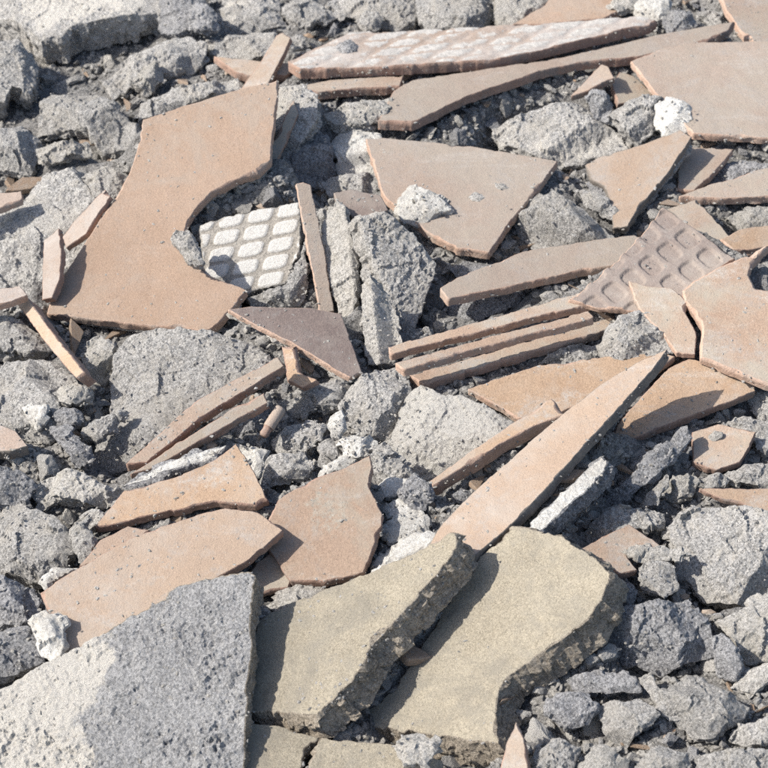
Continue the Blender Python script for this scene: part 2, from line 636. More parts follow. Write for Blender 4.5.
    def patchval(v):
        val = np.zeros(len(v))
        w = (v - up) @ R.T + c
        if patch:
            pp = to_px(w)[:, :2]
            j = np.stack([vnoise(v * 160, seed) * 5 + vnoise(v * 45, seed) * 11, vnoise(v * 160 + 50, seed) * 5 + vnoise(v * 45 + 9, seed) * 11], 1)
            for ps in patch:                     # soft, frayed rim: the mean of several shifted tests
                acc = np.zeros(len(v))
                for kk in range(12):
                    sh = np.array([math.cos(kk * 2.4), math.sin(kk * 2.4)]) * (2 + kk)
                    acc += inside(pp + j + sh, parse(ps))
                val = np.maximum(val, acc / 12 * pk)
        if waffle and waffle.get('paint'):
            rr, g = lat(v[:, :2])
            q = np.c_[v[:, :2], np.zeros(len(v))]
            keep = np.clip(.75 + 1.5 * fbm(q, .028, 4, seed + 77), 0, 1) if waffle.get('worn') else 1
            val = np.maximum(val, np.clip((.43 - rr) / .05, 0, 1) * keep)
        return val
    edge = edge or ('edge' if kind == 'tile' else mat)
    under = under or ('under' if kind == 'tile' else edge)
    if split is None:
        split = kind in ('tile', 'slab')
    if split:
        e = bpy.data.objects.new(name, None)
        COL.objects.link(e)
        e.matrix_world = mw
        e.empty_display_size = .01
        topn, sidn, botn = ('face', 'broken_edge', 'underside')
        for nm, v, f, mt in ((topn, tv, tf, mat), (sidn, sv, sf, edge), (botn, bv, bf, under)):
            o = mesh_obj(nm, v, f, mt, e, None, patchval(v), smooth=kind == 'tile' or (kind == 'slab' and nm == 'face'))
        root = e
    else:
        na, nb = len(tv), len(tv) + len(sv)
        V = np.r_[tv, sv, bv]
        F = [list(f) for f in tf] + [list(f + na) for f in sf] + [[i + nb for i in f] for f in bf]
        root = mesh_obj(name, V, F, mat, None, mw, patchval(V), smooth=False)
        if edge != mat:
            root.data.materials.append(M[edge])
            idx = np.zeros(len(F), np.int32)
            idx[len(tf):] = 1
            root.data.polygons.foreach_set('material_index', idx)
        # weld the three shells so that the shading runs round the edges
        bm = bmesh.new()
        bm.from_mesh(root.data)
        bmesh.ops.remove_doubles(bm, verts=bm.verts, dist=1e-6)
        bm.to_mesh(root.data)
        bm.free()
    root['label'] = label
    root['category'] = cat
    if group:
        root['group'] = group
    if back:                                     # a layer of mortar still stuck to the tile's underside
        S2 = dict(KIND['chunk'])
        S2.update(amp=.001, levels=5, side=.0022, jag=.002, di=.008)
        S2['hfun'] = h_rough(.0004)
        cen = uv.mean(0)
        uv2 = uv - normals2(uv) * .0015
        tt = back / 1000
        g = slab_geom(uv2, tt, S2, seed + 500)
        V = np.r_[g[1][0], g[2][0]] + up * 0
        na = len(g[1][0])
        F = [list(f) for f in g[1][1]] + [[i + na for i in f] for f in g[2][1]]
        mesh_obj('mortar_backing', V, F, kw.get('backmat', 'grey'), root if split else root, None, np.zeros(len(V)))
        t_tot = t + tt
    else:
        t_tot = t
    # low-detail copy in the depth picture
    k = len(uv)
    wt = c + uv @ np.stack([e1, e2], 0)
    wb = wt - nv * t_tot
    pt, pb = to_px(wt), to_px(wb)
    tess = delaunay_2d_cdt([Vector(p) for p in uv], [(i, (i + 1) % k) for i in range(k)], [], 1, 1e-6)
    tv2 = np.array([tuple(v) for v in tess[0]])
    tp = to_px(c + tv2 @ np.stack([e1, e2], 0))
    tris = [[tp[i] for i in f] for f in tess[2] if len(f) == 3]
    for i in range(k):
        j = (i + 1) % k
        tris += [[pt[i], pb[i], pb[j]], [pt[i], pb[j], pt[j]]]
    raster(tris, len(PIECES), zbuf, zown)
    PIECES.append(dict(root=root, wt=wt, wb=wb, uv=uv, c=c, n=nv, e1=e1, e2=e2, t=t_tot, name=label, ref=ref, raised=raised, z=c[2], R=R, org=org))
    return root

def tile(label, outline, **k):
    return piece('tile_shard', 'tile', 'tile shard', label, outline, **k)

def chunk(label, outline, **k):
    k.setdefault('mat', 'grey')
    k.setdefault('n', (-.05, -.3))
    return piece('mortar_chunk', 'chunk', 'mortar chunk', label, outline, **k)

def plaster(label, outline, **k):
    k.setdefault('mat', 'white')
    k.setdefault('n', (-.1, -.3))
    k.setdefault('t', 9)
    k.setdefault('amp', .0018)
    k.setdefault('grit', .0004)
    k.setdefault('sgrit', .0004)
    k.setdefault('nf', 6)
    k.setdefault('taper', .002)
    return piece('plaster_chunk', 'chunk', 'plaster chunk', label, outline, **k)

# ---------------------------------------------------------------- back of the heap: mortar lumps, low layer
chunk('flat grey mortar slab with smooth pale top, biggest lump at the back of the heap', '12,18 -30,6 -20,-30 160,-22 160,4 122,15 92,22 74,26 60,34 40,36 26,27', ref='the pale topped slab', n=(-.1, -.12), t=44, z=6, mat='grey', amp=.0013, nf=3, fslope=.3, patch=['14,18 30,-8 158,-8 152,6 90,16 30,26'])
chunk('knobbly grey mortar lump at the rim of the heap, overhanging a dark hollow',
      '-40,42 0,36 18,36 34,48 38,62 36,84 30,92 12,84 4,100 -40,100', n=(.15, -.35), t=36, z=4)
chunk('dark thick mortar block wedged behind the pale topped slab, beside a notched ledge',
      '158,-20 200,-22 205,4 196,24 178,30 160,27', n=(0, -.4), t=26, mat='dark')
chunk('grey mortar slab lying below the dark hollow, sloping to the big notched tile', '102,78 120,60 165,32 190,30 206,38 202,58 170,70 144,76 112,94', ref='the slab below the hollow', n=(.05, -.35), t=22)
chunk('broad sandy mortar lump between the dark hollow and the big notched tile', '36,92 50,85 92,85 118,104 134,114 130,140 98,142 86,126 56,122 34,126', ref='the broad sandy lump', n=(-.15, -.3), t=30)
chunk('small squarish mortar stone with a pale chipped top near the tan tile corner',
      '133,80 143,65 155,60 164,70 165,80 148,90', n=(.25, -.5), t=18, mat='pale', amp=.003)
chunk('narrow rough mortar ledge along the top edge of the big notched tile',
      '140,100 160,91 205,80 238,73 242,84 200,98 150,114 138,116', n=(0, -.5), t=18)
chunk('rough grey mortar lump at the rim beside the shallow pale flake',
      '-40,135 0,130 20,116 36,130 38,150 30,168 14,164 -40,152', n=(.1, -.4), t=30)
chunk('pale thin mortar flake lying in the hollow above the sandy sloping block',
      '35,146 60,142 86,140 88,150 60,156 40,159', n=(0, -.35), t=12, mat='pale')
chunk('large sandy grey mortar block sloping beside the left edge of the notched tile', '-40,210 24,196 40,168 75,162 102,160 130,172 118,194 95,228 62,268 48,292 20,288 -40,280', ref='the large sandy block', n=(-.12, -.35), t=36, mat='grey', amp=.0024, z=2)
chunk('grey lump on the sandy block, touching the notched tile just below its shoulder',
      '84,170 100,160 124,172 122,190 104,202 90,190', n=(-.1, -.3), t=14)
chunk('grey slab with a cream stain behind the leaning tan sliver', '212,14 224,-14 276,-14 283,22 252,30 211,34', n=(-.1, -.45), t=22, mat='grey', patch=['222,8 238,2 246,10 240,24 226,26'])
chunk('dark pitted stone between two pale mortar slabs at the back', '188,6 200,0 213,10 214,22 201,31 188,28', n=(-.3, -.5), t=18, mat='dark')
chunk('long rough mortar ledge under the cream stained slab', '206,34 254,28 284,33 302,28 306,40 276,54 228,55 208,50', n=(0, -.45), t=20)
chunk('thin flaky mortar slab at the back, above the tile with white pads', '282,4 300,-8 328,4 342,12 326,20 300,22 286,15', ref='the flaky slab', n=(0, -.3), t=11, mat='grey')
chunk('long thin mortar slab lying along the far rim above the white padded tile', '326,0 350,-14 400,-12 404,8 380,14 350,12', n=(.05, -.3), t=16)
chunk('small blocky grey stone standing behind the white padded tile', '356,19 366,9 379,10 378,24 365,28', n=(-.2, -.6), t=14)
chunk('smooth grey mortar boulder at the far rim, in front of a dark gap', '378,-14 412,-16 418,6 414,22 396,28 380,24', n=(-.1, -.5), t=24)
chunk('tilted flat mortar boulder leaning on its neighbour at the far rim', '412,-14 452,-14 462,6 458,22 440,28 424,28 416,10', ref='the tilted boulder', n=(-.35, -.5), t=24, mat='grey', amp=.0014)
chunk('grey boulder with a dark side between the tilted boulder and a cream lump', '456,-12 492,-10 496,8 492,22 474,26 460,22', n=(.35, -.5), t=24)
chunk('cream mortar lump beside the tan tile at the far rim', '494,-10 540,-14 546,4 530,14 516,24 500,26 494,12', n=(-.1, -.4), t=22, mat='pale')
tile('plain tan tile shard at the far rim, behind the white padded tile', '512,24 545,5 560,-16 612,-16 628,6 604,18 570,21 540,24', n=(-.05, -.1), mat='tan', z=6)
chunk('small pale stone lying at the corner of the plain tan far shard', '606,6 612,-2 640,-4 634,6 618,11', n=(0, -.2), t=9, mat='pale', margin=4)
plaster('whitish lump in the gap between the far tan shard and a rough dark rock', '634,2 648,-8 668,-6 668,12 652,20 640,14', n=(-.3, -.4), t=16)
chunk('rough dark rounded rock at the end of the long grooved tiles', '660,16 672,8 690,8 697,20 690,30 668,32', n=(-.2, -.5), t=18, mat='dark')
chunk('small grey stone beside the dark rounded rock, under the corner tile', '700,10 716,4 730,10 732,22 712,24', n=(.1, -.4), t=16)

# mid-left mortar below the notched tile
chunk('grey mortar lump under the leaning tan bar, reaching the rim', '-40,312 0,310 20,316 42,330 52,348 24,352 -40,344', n=(0, -.35), t=24)
chunk('grey mortar block carrying the white chip, below the leaning tan bar', '-40,362 18,354 46,352 68,366 72,380 60,398 58,420 40,436 14,430 -40,420', ref='the block with the white chip', n=(-.1, -.3), t=26, mat='grey')
chunk('knuckle of pale mortar wedged under the lower edge of the notched tile', '86,340 100,330 113,344 116,368 105,381 88,376', n=(.1, -.6), t=20, mat='pale', amp=.0028)
chunk('big sandy mortar slab lying under the lower edge of the notched tile', '112,350 126,334 160,326 215,330 254,342 284,360 258,376 202,405 138,448 127,462 106,466 86,456 95,430 108,410 110,378', ref='the big sandy slab',
      n=(-.1, -.38), t=34, amp=.0019, z=2, mat='grey', nf=4, fslope=.5)
chunk('pale rounded stone beside the corner of the sandy mortar slab', '58,398 60,384 76,381 88,386 91,398 76,404', n=(.1, -.5), t=14, mat='pale', amp=.0018)
chunk('dark oblong stone under the pale rounded stone', '50,412 62,404 80,410 84,420 66,424', n=(.1, -.4), t=13, mat='dark')
chunk('flaky grey stone pointing at the sandy slab, above the long lumpy chunk', '84,430 98,418 120,408 130,409 116,428 96,438', n=(0, -.45), t=12)
chunk('dark slanting stone in the pit beside the sandy slab', '48,424 62,424 88,444 92,456 78,462 60,446', n=(-.2, -.4), t=14, mat='dark')
chunk('long lumpy cream grey chunk lying across the pit toward the tile pair', '26,487 45,473 70,468 96,480 122,487 118,500 96,504 62,497 40,501', ref='the long lumpy chunk', n=(0, -.45), t=18, mat='pale', amp=.0028)
chunk('low grey lump in the pit under the grimy tile corner', '-40,470 0,466 22,470 34,482 26,500 -40,500', n=(0, -.35), t=18, mat='dark')
chunk('big crumbly grey mortar lump beside the tip of the broad orange tile', '-40,506 0,500 15,494 32,505 52,512 66,524 73,545 66,566 40,576 14,571 -40,566', ref='the crumbly grey lump', n=(-.1, -.35), t=30, amp=.0030)
chunk('upright grey stone squeezed between the crumbly lump and the tile tips', '68,522 78,516 91,534 86,555 75,561 70,545', n=(-.4, -.4), t=15)
chunk('small cubic grey stone near the tip of the pale edged tile', '80,514 92,506 108,514 104,524 90,528', n=(.1, -.5), t=12)
chunk('dark crumbly lump below the crumbly grey one, above the great mortar slab', '-40,576 0,574 28,580 40,596 34,612 18,622 -40,622', n=(0, -.4), t=24, mat='dark', amp=.003)
chunk('dark layered mortar piece with a folded ridge beside the great mortar slab', '-40,630 0,626 26,622 44,640 46,660 22,668 -40,682', n=(.1, -.4), t=22, mat='dark', amp=.003)

# centre: mortar lumps around the white flakes
chunk('small dark mortar lump in the hollow between the tile pair and the tan rod', '232,412 252,402 270,404 266,422 246,436 230,430', n=(0, -.4), t=14, mat='dark')
chunk('smooth edged grey wedge of mortar pointing away under the pitted grey block', '272,399 300,388 345,377 352,384 336,404 292,411 276,407', n=(-.05, -.5), t=16)
chunk('squarish grey mortar piece just below the wedge, beside the tan rod', '273,440 285,422 310,417 326,425 323,440 305,452 278,449', n=(0, -.5), t=18)
chunk('dark edged grey mortar piece below the squarish one, above the saddle shaped tile', '257,468 270,455 300,452 313,462 300,476 264,488', n=(-.05, -.55), t=18)
chunk('grey mortar bit under the white plaster knob', '318,446 330,436 346,444 352,456 336,464 318,462', n=(0, -.4), t=13)
plaster('small upright white plaster chip between the grey blocks', '328,424 338,412 344,428 338,440 330,438', n=(-.3, -.8), t=10)
plaster('cream white plaster lump behind the saddle shaped tile', '338,438 354,430 374,437 372,452 354,458 341,452', n=(-.1, -.4), t=16)
plaster('flat white plaster flake against the edge of the saddle shaped tile', '318,474 324,464 342,456 356,458 344,468 330,474', n=(-.1, -.4), t=8)
plaster('white mortar faced scrap behind the point of the pale edged tile', '234,442 268,446 264,458 257,472 248,470', n=(-.2, -.3), t=10)
chunk('rough pitted grey mortar block next to the cream mortar slab', '338,405 352,380 375,364 400,362 409,378 406,404 386,436 362,430 344,420', ref='the pitted grey block', n=(-.1, -.5), t=28)
chunk('cream mortar slab with flat pitted face beside the narrow tan bar', '385,440 394,416 408,386 420,382 442,393 462,396 490,408 514,421 500,434 466,456 436,476 402,472', ref='the cream mortar slab', n=(-.12, -.42), t=26, mat='pale', amp=.0014, nf=3, fslope=.6, patch=['380,440 400,376 520,410 510,440 440,480 396,480'])
chunk('grey crumbly foot of mortar beneath the cream slab', '366,446 384,440 404,462 420,476 402,490 380,484 368,466', n=(-.1, -.5), t=16)
for k, (lb, o) in enumerate([
        ('white plaster flake uppermost beside the small dark cube', '376,484 390,474 408,478 416,488 404,496 384,498'),
        ('white curled plaster flake below the small dark cube', '380,504 402,494 420,500 424,512 408,520 386,518'),
        ('round white plaster flake beside the curved side of the saddle tile', '382,528 400,516 424,516 430,530 414,540 388,542'),
        ('wide white plaster flake near the low tip of the long tan blade', '370,566 384,546 410,536 440,526 444,540 420,552 392,568'),
        ('narrow white plaster flake next to the saddle tile corner', '364,590 372,568 396,558 412,560 396,576 376,590')]):
    plaster(lb, o, n=(-.2 + .06 * (k % 3), -.25), t=7, amp=.0009, nf=3, z=12, fslope=.4, group='white plaster flakes beside the saddle tile')
chunk('small dark brown mortar cube beside the end of the narrow tan bar', '399,490 414,473 430,482 431,498 412,505', n=(-.1, -.7), t=14, mat='dark', amp=.002, z=6)
chunk('small brown lump tucked under the narrow tan bar', '450,492 460,486 472,490 468,500 454,500', n=(0, -.4), t=9, mat='dark')

# right middle mortar
chunk('pale rough mortar lump under the overhanging pair of long tiles', '491,122 520,112 549,102 580,100 606,118 634,134 629,146 594,150 560,162 530,152 500,140', ref='the pale lump under the tiles', n=(-.05, -.35), t=26, mat='grey', amp=.0026, patch=['540,140 560,150 600,146 590,158 556,164 536,154'])
chunk('dark upright stone beside the pinkish tile sliver', '586,96 592,88 604,90 613,106 608,120 592,116', n=(-.3, -.9), t=14, mat='dark', z=12)
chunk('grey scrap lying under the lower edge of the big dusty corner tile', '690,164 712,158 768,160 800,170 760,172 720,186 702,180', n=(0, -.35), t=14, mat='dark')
chunk('pale lump between the two tan strips at the rim', '724,214 740,208 800,206 800,224 742,228', n=(0, -.35), t=12, mat='pale')
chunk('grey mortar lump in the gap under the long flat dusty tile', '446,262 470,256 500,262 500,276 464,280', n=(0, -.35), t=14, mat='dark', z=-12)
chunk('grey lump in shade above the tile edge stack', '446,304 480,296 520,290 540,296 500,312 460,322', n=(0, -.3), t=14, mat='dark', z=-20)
chunk('grey rubble lump in the gap beside the tan arrowhead tile', '586,180 600,176 616,190 612,206 598,204', n=(-.1, -.5), t=12, mat='dark')
chunk('crumb of mortar stuck in the dark notch of the large pink tile', '752,250 768,246 800,250 800,286 768,288 756,278', n=(0, -.3), t=14, mat='grey', z=-12)
chunk('grey lump at the rim below the large pink tile', '744,392 752,378 800,384 800,410 764,414', n=(0, -.3), t=16)

# ---------------------------------------------------------------- tiles, back right
tile('corner tile shard at the far rim with a curved pale broken edge', '716,-18 800,-18 800,44 757,44 740,30 727,10', n=(.05, -.05), mat='dusty', edge='edgepale', z=14)
tile('long tan tile shard under the white padded tile, overhanging a dark gap', '378,121 394,90 412,80 560,58 660,34 735,21 728,30 704,42 640,56 580,62 540,71 508,82 466,96 412,123', ref='the long overhanging tile', n=(.0, -.03), mat='dusty', z=24, t=12)
tile('short tile strip peeping out under the end of the white padded tile', '296,86 330,80 404,75 400,86 360,88 318,92', n=(0, -.02), mat='dusty', z=22, t=11)
tile('small tan triangle of tile lying under the leaning tan sliver', '214,56 258,61 300,64 286,76 250,76 236,72', n=(.05, -.1), mat='orange', z=8)
tile('large tile slab lying face down, its ribbed back covered with white mortar pads', '288,62 318,46 350,33 470,28 560,22 640,17 657,20 650,25 628,29 570,43 530,53 490,61 400,66 300,70', ref='the white padded tile', n=(.0, -.03), mat='whiteback', z=36, t=13,
     waffle=dict(o=(470, 44), a=(39, -4), b=(-17, 10), kind='pad', h=.0016, paint=True, worn=True), di=.0032)
chunk('little dark grey stone sitting on the white mortar padded tile back', '336,48 340,40 350,38 357,42 356,50 346,54', n=(-.2, -.5), t=9, mat='dark', margin=6)
chunk('rough mortar lump with a tan stain under the short tile strip', '322,108 350,100 392,92 390,110 366,122 336,121', n=(0, -.4), t=20, mat='pale')
plaster('white plaster patch on a rock between notched tile and flat dusty tile', '326,140 334,131 352,125 380,128 380,150 386,160 366,171 342,172 335,156', n=(-.15, -.4), t=16)
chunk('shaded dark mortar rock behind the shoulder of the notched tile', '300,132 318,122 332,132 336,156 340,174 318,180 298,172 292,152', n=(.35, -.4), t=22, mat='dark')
chunk('flat grey mortar flake below the white plaster patch', '318,178 340,174 380,170 392,180 366,190 330,192', n=(0, -.35), t=12)

tile('wide dusty tile shard with scattered grit, lying under the white rock', '366,139 384,138 470,146 558,161 540,186 510,222 489,252 456,247 427,232 384,196', ref='the wide dusty tile', n=(-.02, -.12), mat='dusty', z=14, edge='edgepale', t=11)
tile('pinkish crooked tile sliver above the rough white rock', '571,96 588,78 602,64 608,66 614,78 602,82 590,90', n=(-.2, -.3), mat='rosy', t=9, z=22)
tile('small tan scrap of tile behind the mortar with the white end', '612,84 620,72 634,76 654,94 640,102 618,104', n=(.1, -.2), mat='rosy', t=9, z=12)
tile('big dusty tan tile slab with the white rock\'s shadow falling on it', '631,61 645,54 668,47 700,42 800,41 800,140 768,138 735,136 694,133 676,116 655,93', ref='the big dusty slab', n=(-.02, -.1), mat='dusty', edge='edgepale', z=26, t=9)
chunk('grey half of the mortar lump beside its bright white end', '610,112 626,100 642,93 662,93 652,114 654,130 638,141 626,132', n=(-.1, -.5), t=20, z=20)
plaster('bright white jagged plaster rock lying against the big dusty slab', '652,106 664,90 684,99 690,114 686,128 662,136 656,126', n=(-.35, -.55), t=22, amp=.003, z=26)
tile('small shaded tile piece between the arrowhead tile and the big dusty slab', '688,147 734,149 714,172 694,190 678,189 678,172', n=(-.1, -.15), mat='rosy', edge='edgepale', t=9)
tile('long tan tile strip at the rim under the big dusty slab', '679,196 712,184 745,173 800,160 800,194 768,196 720,198', n=(.0, -.08), mat='dusty', edge='edgepale', z=12, t=10)
tile('arrowhead shaped orange tan tile, its side edge grey, beside the angular rock', '585,165 598,157 640,145 668,135 680,130 692,137 668,172 640,206 627,226 612,228 612,206 604,186 590,178', ref='the arrowhead tile', n=(-.16, -.28), mat='orange', edge='edgedark', z=12, t=9, back=8)
tile('narrow shaded tile behind the point of the purple ribbed tile', '668,209 696,199 712,216 731,237 716,250 700,236', n=(-.12, -.2), mat='rosy', edge='edgedark', t=8, z=8)
tile('small tan tile tongue at the rim above the large pink tile', '721,239 740,229 800,220 800,240 748,250 733,249', n=(0, -.12), mat='orange', edge='edgepale', t=9, z=10)
tile('long flat dusty tile shard lying below the angular rock', '440,288 456,278 525,251 580,242 634,235 658,244 644,262 580,270 505,287 449,299', ref='the long flat dusty tile', n=(.0, -.10), mat='dusty', z=16, t=11, edge='edgepale')
chunk('angular grey mortar rock with a sharp crest between two dusty tiles', '504,205 512,192 530,180 560,194 590,209 622,232 600,236 580,236 560,244 532,236 512,223', ref='the angular rock', n=(-.35, -.35), t=34, amp=.0034, grit=.0016, nf=6, fslope=1.1, z=22, ridge=[((510,208),(622,226),(560,240),1.0),((548,186),(585,236),(600,215),.5)])
chunk('thin flat grey stone leaning on the angular rock', '574,186 594,188 619,208 612,217 586,201', n=(-.1, -.5), t=8, margin=5)
plaster('bright white rough rock lying on the wide dusty tile', '393,208 396,194 404,183 416,178 430,188 449,205 432,212 420,226 404,222', n=(-.3, -.55), t=22, amp=.003, margin=8)
chunk('small crumb of grit on the wide dusty tile, near the angular rock', '494,186 500,180 506,182 506,188 498,190', n=(-.1, -.3), t=6, margin=4, amp=.002, nf=6)
chunk('flat scatter of grit in the middle of the wide dusty tile', '466,196 476,192 486,195 484,199 470,200', n=(-.1, -.2), t=5, margin=3, amp=.002, nf=6)

# stack of tile edges, their pale edge colour standing in for frontal light
tile('lowest tile edge of the stack under the purple ribbed tile', '409,375 470,358 560,332 606,319 618,326 560,344 500,361 424,384', ref='the stack of tile edges', n=(-.03, -.12), mat='rosy', edge='edgepale', jag=.0011, t=11, z=10)
tile('middle tile edge of the stack under the purple ribbed tile', '396,363 500,334 588,311 595,317 500,342 404,369', n=(-.03, -.12), mat='rosy', edge='edgepale', jag=.0011, t=10, z=20)
tile('topmost long tile edge of the stack, beside the shaded hollow', '388,347 600,287 598,301 392,353', n=(-.03, -.12), mat='rosy', edge='edgepale', jag=.0011, t=10, z=28)
tile('purple grey tile lying face down, its back ribbed with square recesses', '663,207 700,232 734,258 706,276 690,292 662,312 632,309 598,306 568,300 588,284 612,264 640,235', ref='the purple ribbed tile', n=(-.1, -.22), mat='purple', edge='edgepale', t=9, z=26,
     waffle=dict(o=(666, 220), a=(21.5, 18.5), b=(-18, 13), kind='recess', h=.0030), di=.0015)
tile('large tile shard half in the shade of the long tan blade', '654,384 668,368 690,358 752,373 755,391 720,405 680,420 640,436 602,450 618,424', ref='the half shaded tile', n=(.06, -.22), mat='orange', edge='edge', t=11, z=12)
tile('large pink tan tile with a rounded notch and a wide pale broken edge', '682,290 692,281 716,268 745,256 775,240 764,252 752,264 749,275 756,288 775,291 800,290 800,396 756,380 728,368 700,357 701,340 702,325 694,312 684,302', ref='the large pink tile', n=(-.06, -.26), mat='rosy', edge='edgepale', ch=.0045, t=11, z=26)
tile('small pale pink tile with a crooked outline next to the purple ribbed tile', '629,281 650,286 672,288 688,302 684,311 697,333 695,354 676,353 664,334 640,310', n=(-.1, -.3), mat='rosy', edge='edgepale', t=8, z=36)
tile('tan tile shard behind the long tan blade, sandy and sunlit', '468,389 500,378 540,365 600,357 660,352 676,356 640,382 580,404 540,420 518,418 502,408', ref='the tan shard behind the blade', n=(-.05, -.2), mat='orange', edge='edgepale', t=9, z=10)
chunk('rounded sandy mortar lump in front of the pale pink crooked tile', '600,341 607,325 622,312 646,307 662,315 681,343 668,347 636,354 604,356', n=(-.15, -.5), t=20, amp=.0018, mat='grey', z=30)
chunk('low pale mortar flake trailing from the rounded sandy lump', '538,360 548,351 572,344 600,340 604,354 568,362', n=(0, -.3), t=10, mat='grey', margin=6)

# right: below the shaded tile
chunk('grey mortar flake along the rim above the small square tile', '720,420 745,415 800,420 800,446 757,450 750,432 726,430', n=(0, -.4), t=12)
tile('small square pink tile with a rusty spot, beside the dark mortar fin', '692,432 718,424 756,432 750,446 740,462 716,470 693,462', ref='the small square tile', n=(-.05, -.25), mat='rosy', t=9, z=2)
chunk('tiny mortar crumb sitting on the small square pink tile', '708,436 714,429 723,432 722,438 712,440', n=(-.1, -.3), t=5, margin=4, mat='pale')
chunk('grey lump below the small square tile, at the rim', '728,470 745,462 800,466 800,484 760,486 736,480', n=(0, -.4), t=14)
chunk('flat dark scrap between the pale crumbly stone and small square tile', '700,474 716,472 732,476 726,486 706,488', n=(0, -.3), t=9, mat='grey')
chunk('pale crumbly stone at the foot of the dark mortar fin', '662,490 675,476 694,470 701,480 692,495 671,498', n=(-.1, -.5), t=15, mat='pale')
chunk('thin grey sliver standing along the dark mortar fin', '637,506 650,488 664,472 666,480 656,500 644,510', n=(-.7, -.3), t=6)
chunk('rough dark mortar fin leaning beside the long tan blade', '597,506 622,481 650,455 690,427 694,436 682,452 660,470 634,496 612,512', ref='the dark mortar fin', n=(.1, -.8), t=18, mat='dark', amp=.0014, z=8, taper=.002)
plaster('white slab standing on edge under the side of the long tan blade', '518,534 560,494 600,456 608,460 596,482 562,512 536,537', n=(-.12, -.05), t=18, amp=.0006, nf=0, edge='dark', z=40)
tile('tan tile tongue at the rim above the great grey mortar mass', '699,488 730,488 800,489 800,522 765,514 742,504 716,497', n=(0, -.3), mat='orange', t=7, z=6)
chunk('long crumbly mortar ridge below the dark fin', '568,538 590,521 612,508 640,504 666,509 666,526 640,526 604,536 582,546', n=(0, -.5), t=20, amp=.003)
chunk('great grey mortar mass with a smooth flank at the rim', '668,522 690,506 720,503 750,504 800,516 800,592 742,606 704,602 690,582 672,574 680,552 670,536', ref='the great mortar mass', n=(-.1, -.6), t=30, amp=.0024)
tile('shaded pink tile shard with a chipped corner above the dark angular rock', '579,549 604,536 629,525 650,538 662,547 640,550 628,556 637,570 620,574 608,566 594,560', ref='the chipped pink shard', n=(.05, -.25), mat='rosy', t=9, z=8)
chunk('thin cream mortar flake lying across the chipped pink shard', '622,549 640,543 670,546 692,552 670,557 636,556', n=(0, -.25), t=6, mat='pale', margin=5)
chunk('shaded grey lump under the chipped pink shard', '638,566 652,558 676,562 678,586 664,596 644,590', n=(-.1, -.6), t=18, mat='grey')
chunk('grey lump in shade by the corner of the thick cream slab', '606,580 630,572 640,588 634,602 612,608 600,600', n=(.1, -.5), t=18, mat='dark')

# front right rubble
chunk('dark angular mortar rock with a pointed corner, broad face toward the front', '600,615 634,602 660,598 690,600 700,612 713,622 716,655 690,662 665,676 642,666 622,655 612,638', ref='the dark angular rock', n=(-.05, -.75), t=28, mat='dark', amp=.0022, z=10)
chunk('cream topped brownish rock at the rim beside the dark angular rock', '719,622 745,604 768,591 800,586 800,656 746,661 736,646', ref='the cream topped rock', n=(-.15, -.55), t=30, mat='pale', amp=.0022, z=8)
chunk('narrow dark stone between the dark angular rock and cream topped rock', '711,640 720,630 734,645 742,664 736,678 720,668', n=(-.3, -.6), t=16, mat='dark')
chunk('flat grey ledge stone beside the broken side of the thick cream slab', '568,674 600,669 636,675 643,690 606,691 578,689', n=(0, -.45), t=16, mat='dark')
chunk('dark lump directly under the thick cream slab\'s broken side', '556,690 580,692 598,702 590,722 566,726 550,710', n=(.05, -.45), t=18, mat='dark')
chunk('rough squarish grey stone in front of the flat ledge stone', '599,702 640,695 661,712 655,725 641,731 626,746 606,730', ref='the squarish front stone', n=(-.05, -.55), t=22, amp=.0026)
chunk('pale grey sliver leaning between two grey stones at the front', '638,677 648,671 666,695 676,716 668,719 650,700', n=(-.5, -.4), t=9, mat='grey')
chunk('lumpy grey mortar stone in front of the dark angular rock', '662,706 660,686 690,672 706,675 730,690 753,702 745,715 726,722 716,736 695,739 680,721', ref='the lumpy front stone', n=(-.05, -.5), t=26, amp=.003)
plaster('pale slab sticking out at the rim below the cream topped rock', '730,686 746,672 770,660 800,650 800,666 770,674 748,689', n=(-.1, -.3), t=9, mat='pale')
chunk('grey stone at the rim in front of the lumpy mortar stone', '733,736 741,722 766,716 800,716 800,738 746,746', n=(0, -.5), t=18)
plaster('white stone at the front edge, half out of the rubble', '581,770 585,756 596,748 630,757 626,775 600,790', n=(-.1, -.5), t=14, mat='pale')
chunk('grey lump near the tile tip at the front edge', '540,745 560,735 580,745 576,775 548,780 534,762', n=(0, -.5), t=16, mat='grey')
chunk('small grey lump beside the white stone at the front edge', '640,756 660,744 690,752 694,772 660,784 640,776', n=(0, -.5), t=14)
chunk('low sandy lump at the front corner of the heap', '700,754 730,748 800,752 800,800 720,800 698,778', n=(0, -.45), t=16, amp=.003)
tile('rusty pink tile tip standing at the front, beside the thick cream slab', '496,790 506,745 516,721 524,738 532,790', n=(-.3, -.6), mat='rosy', t=9, z=0)

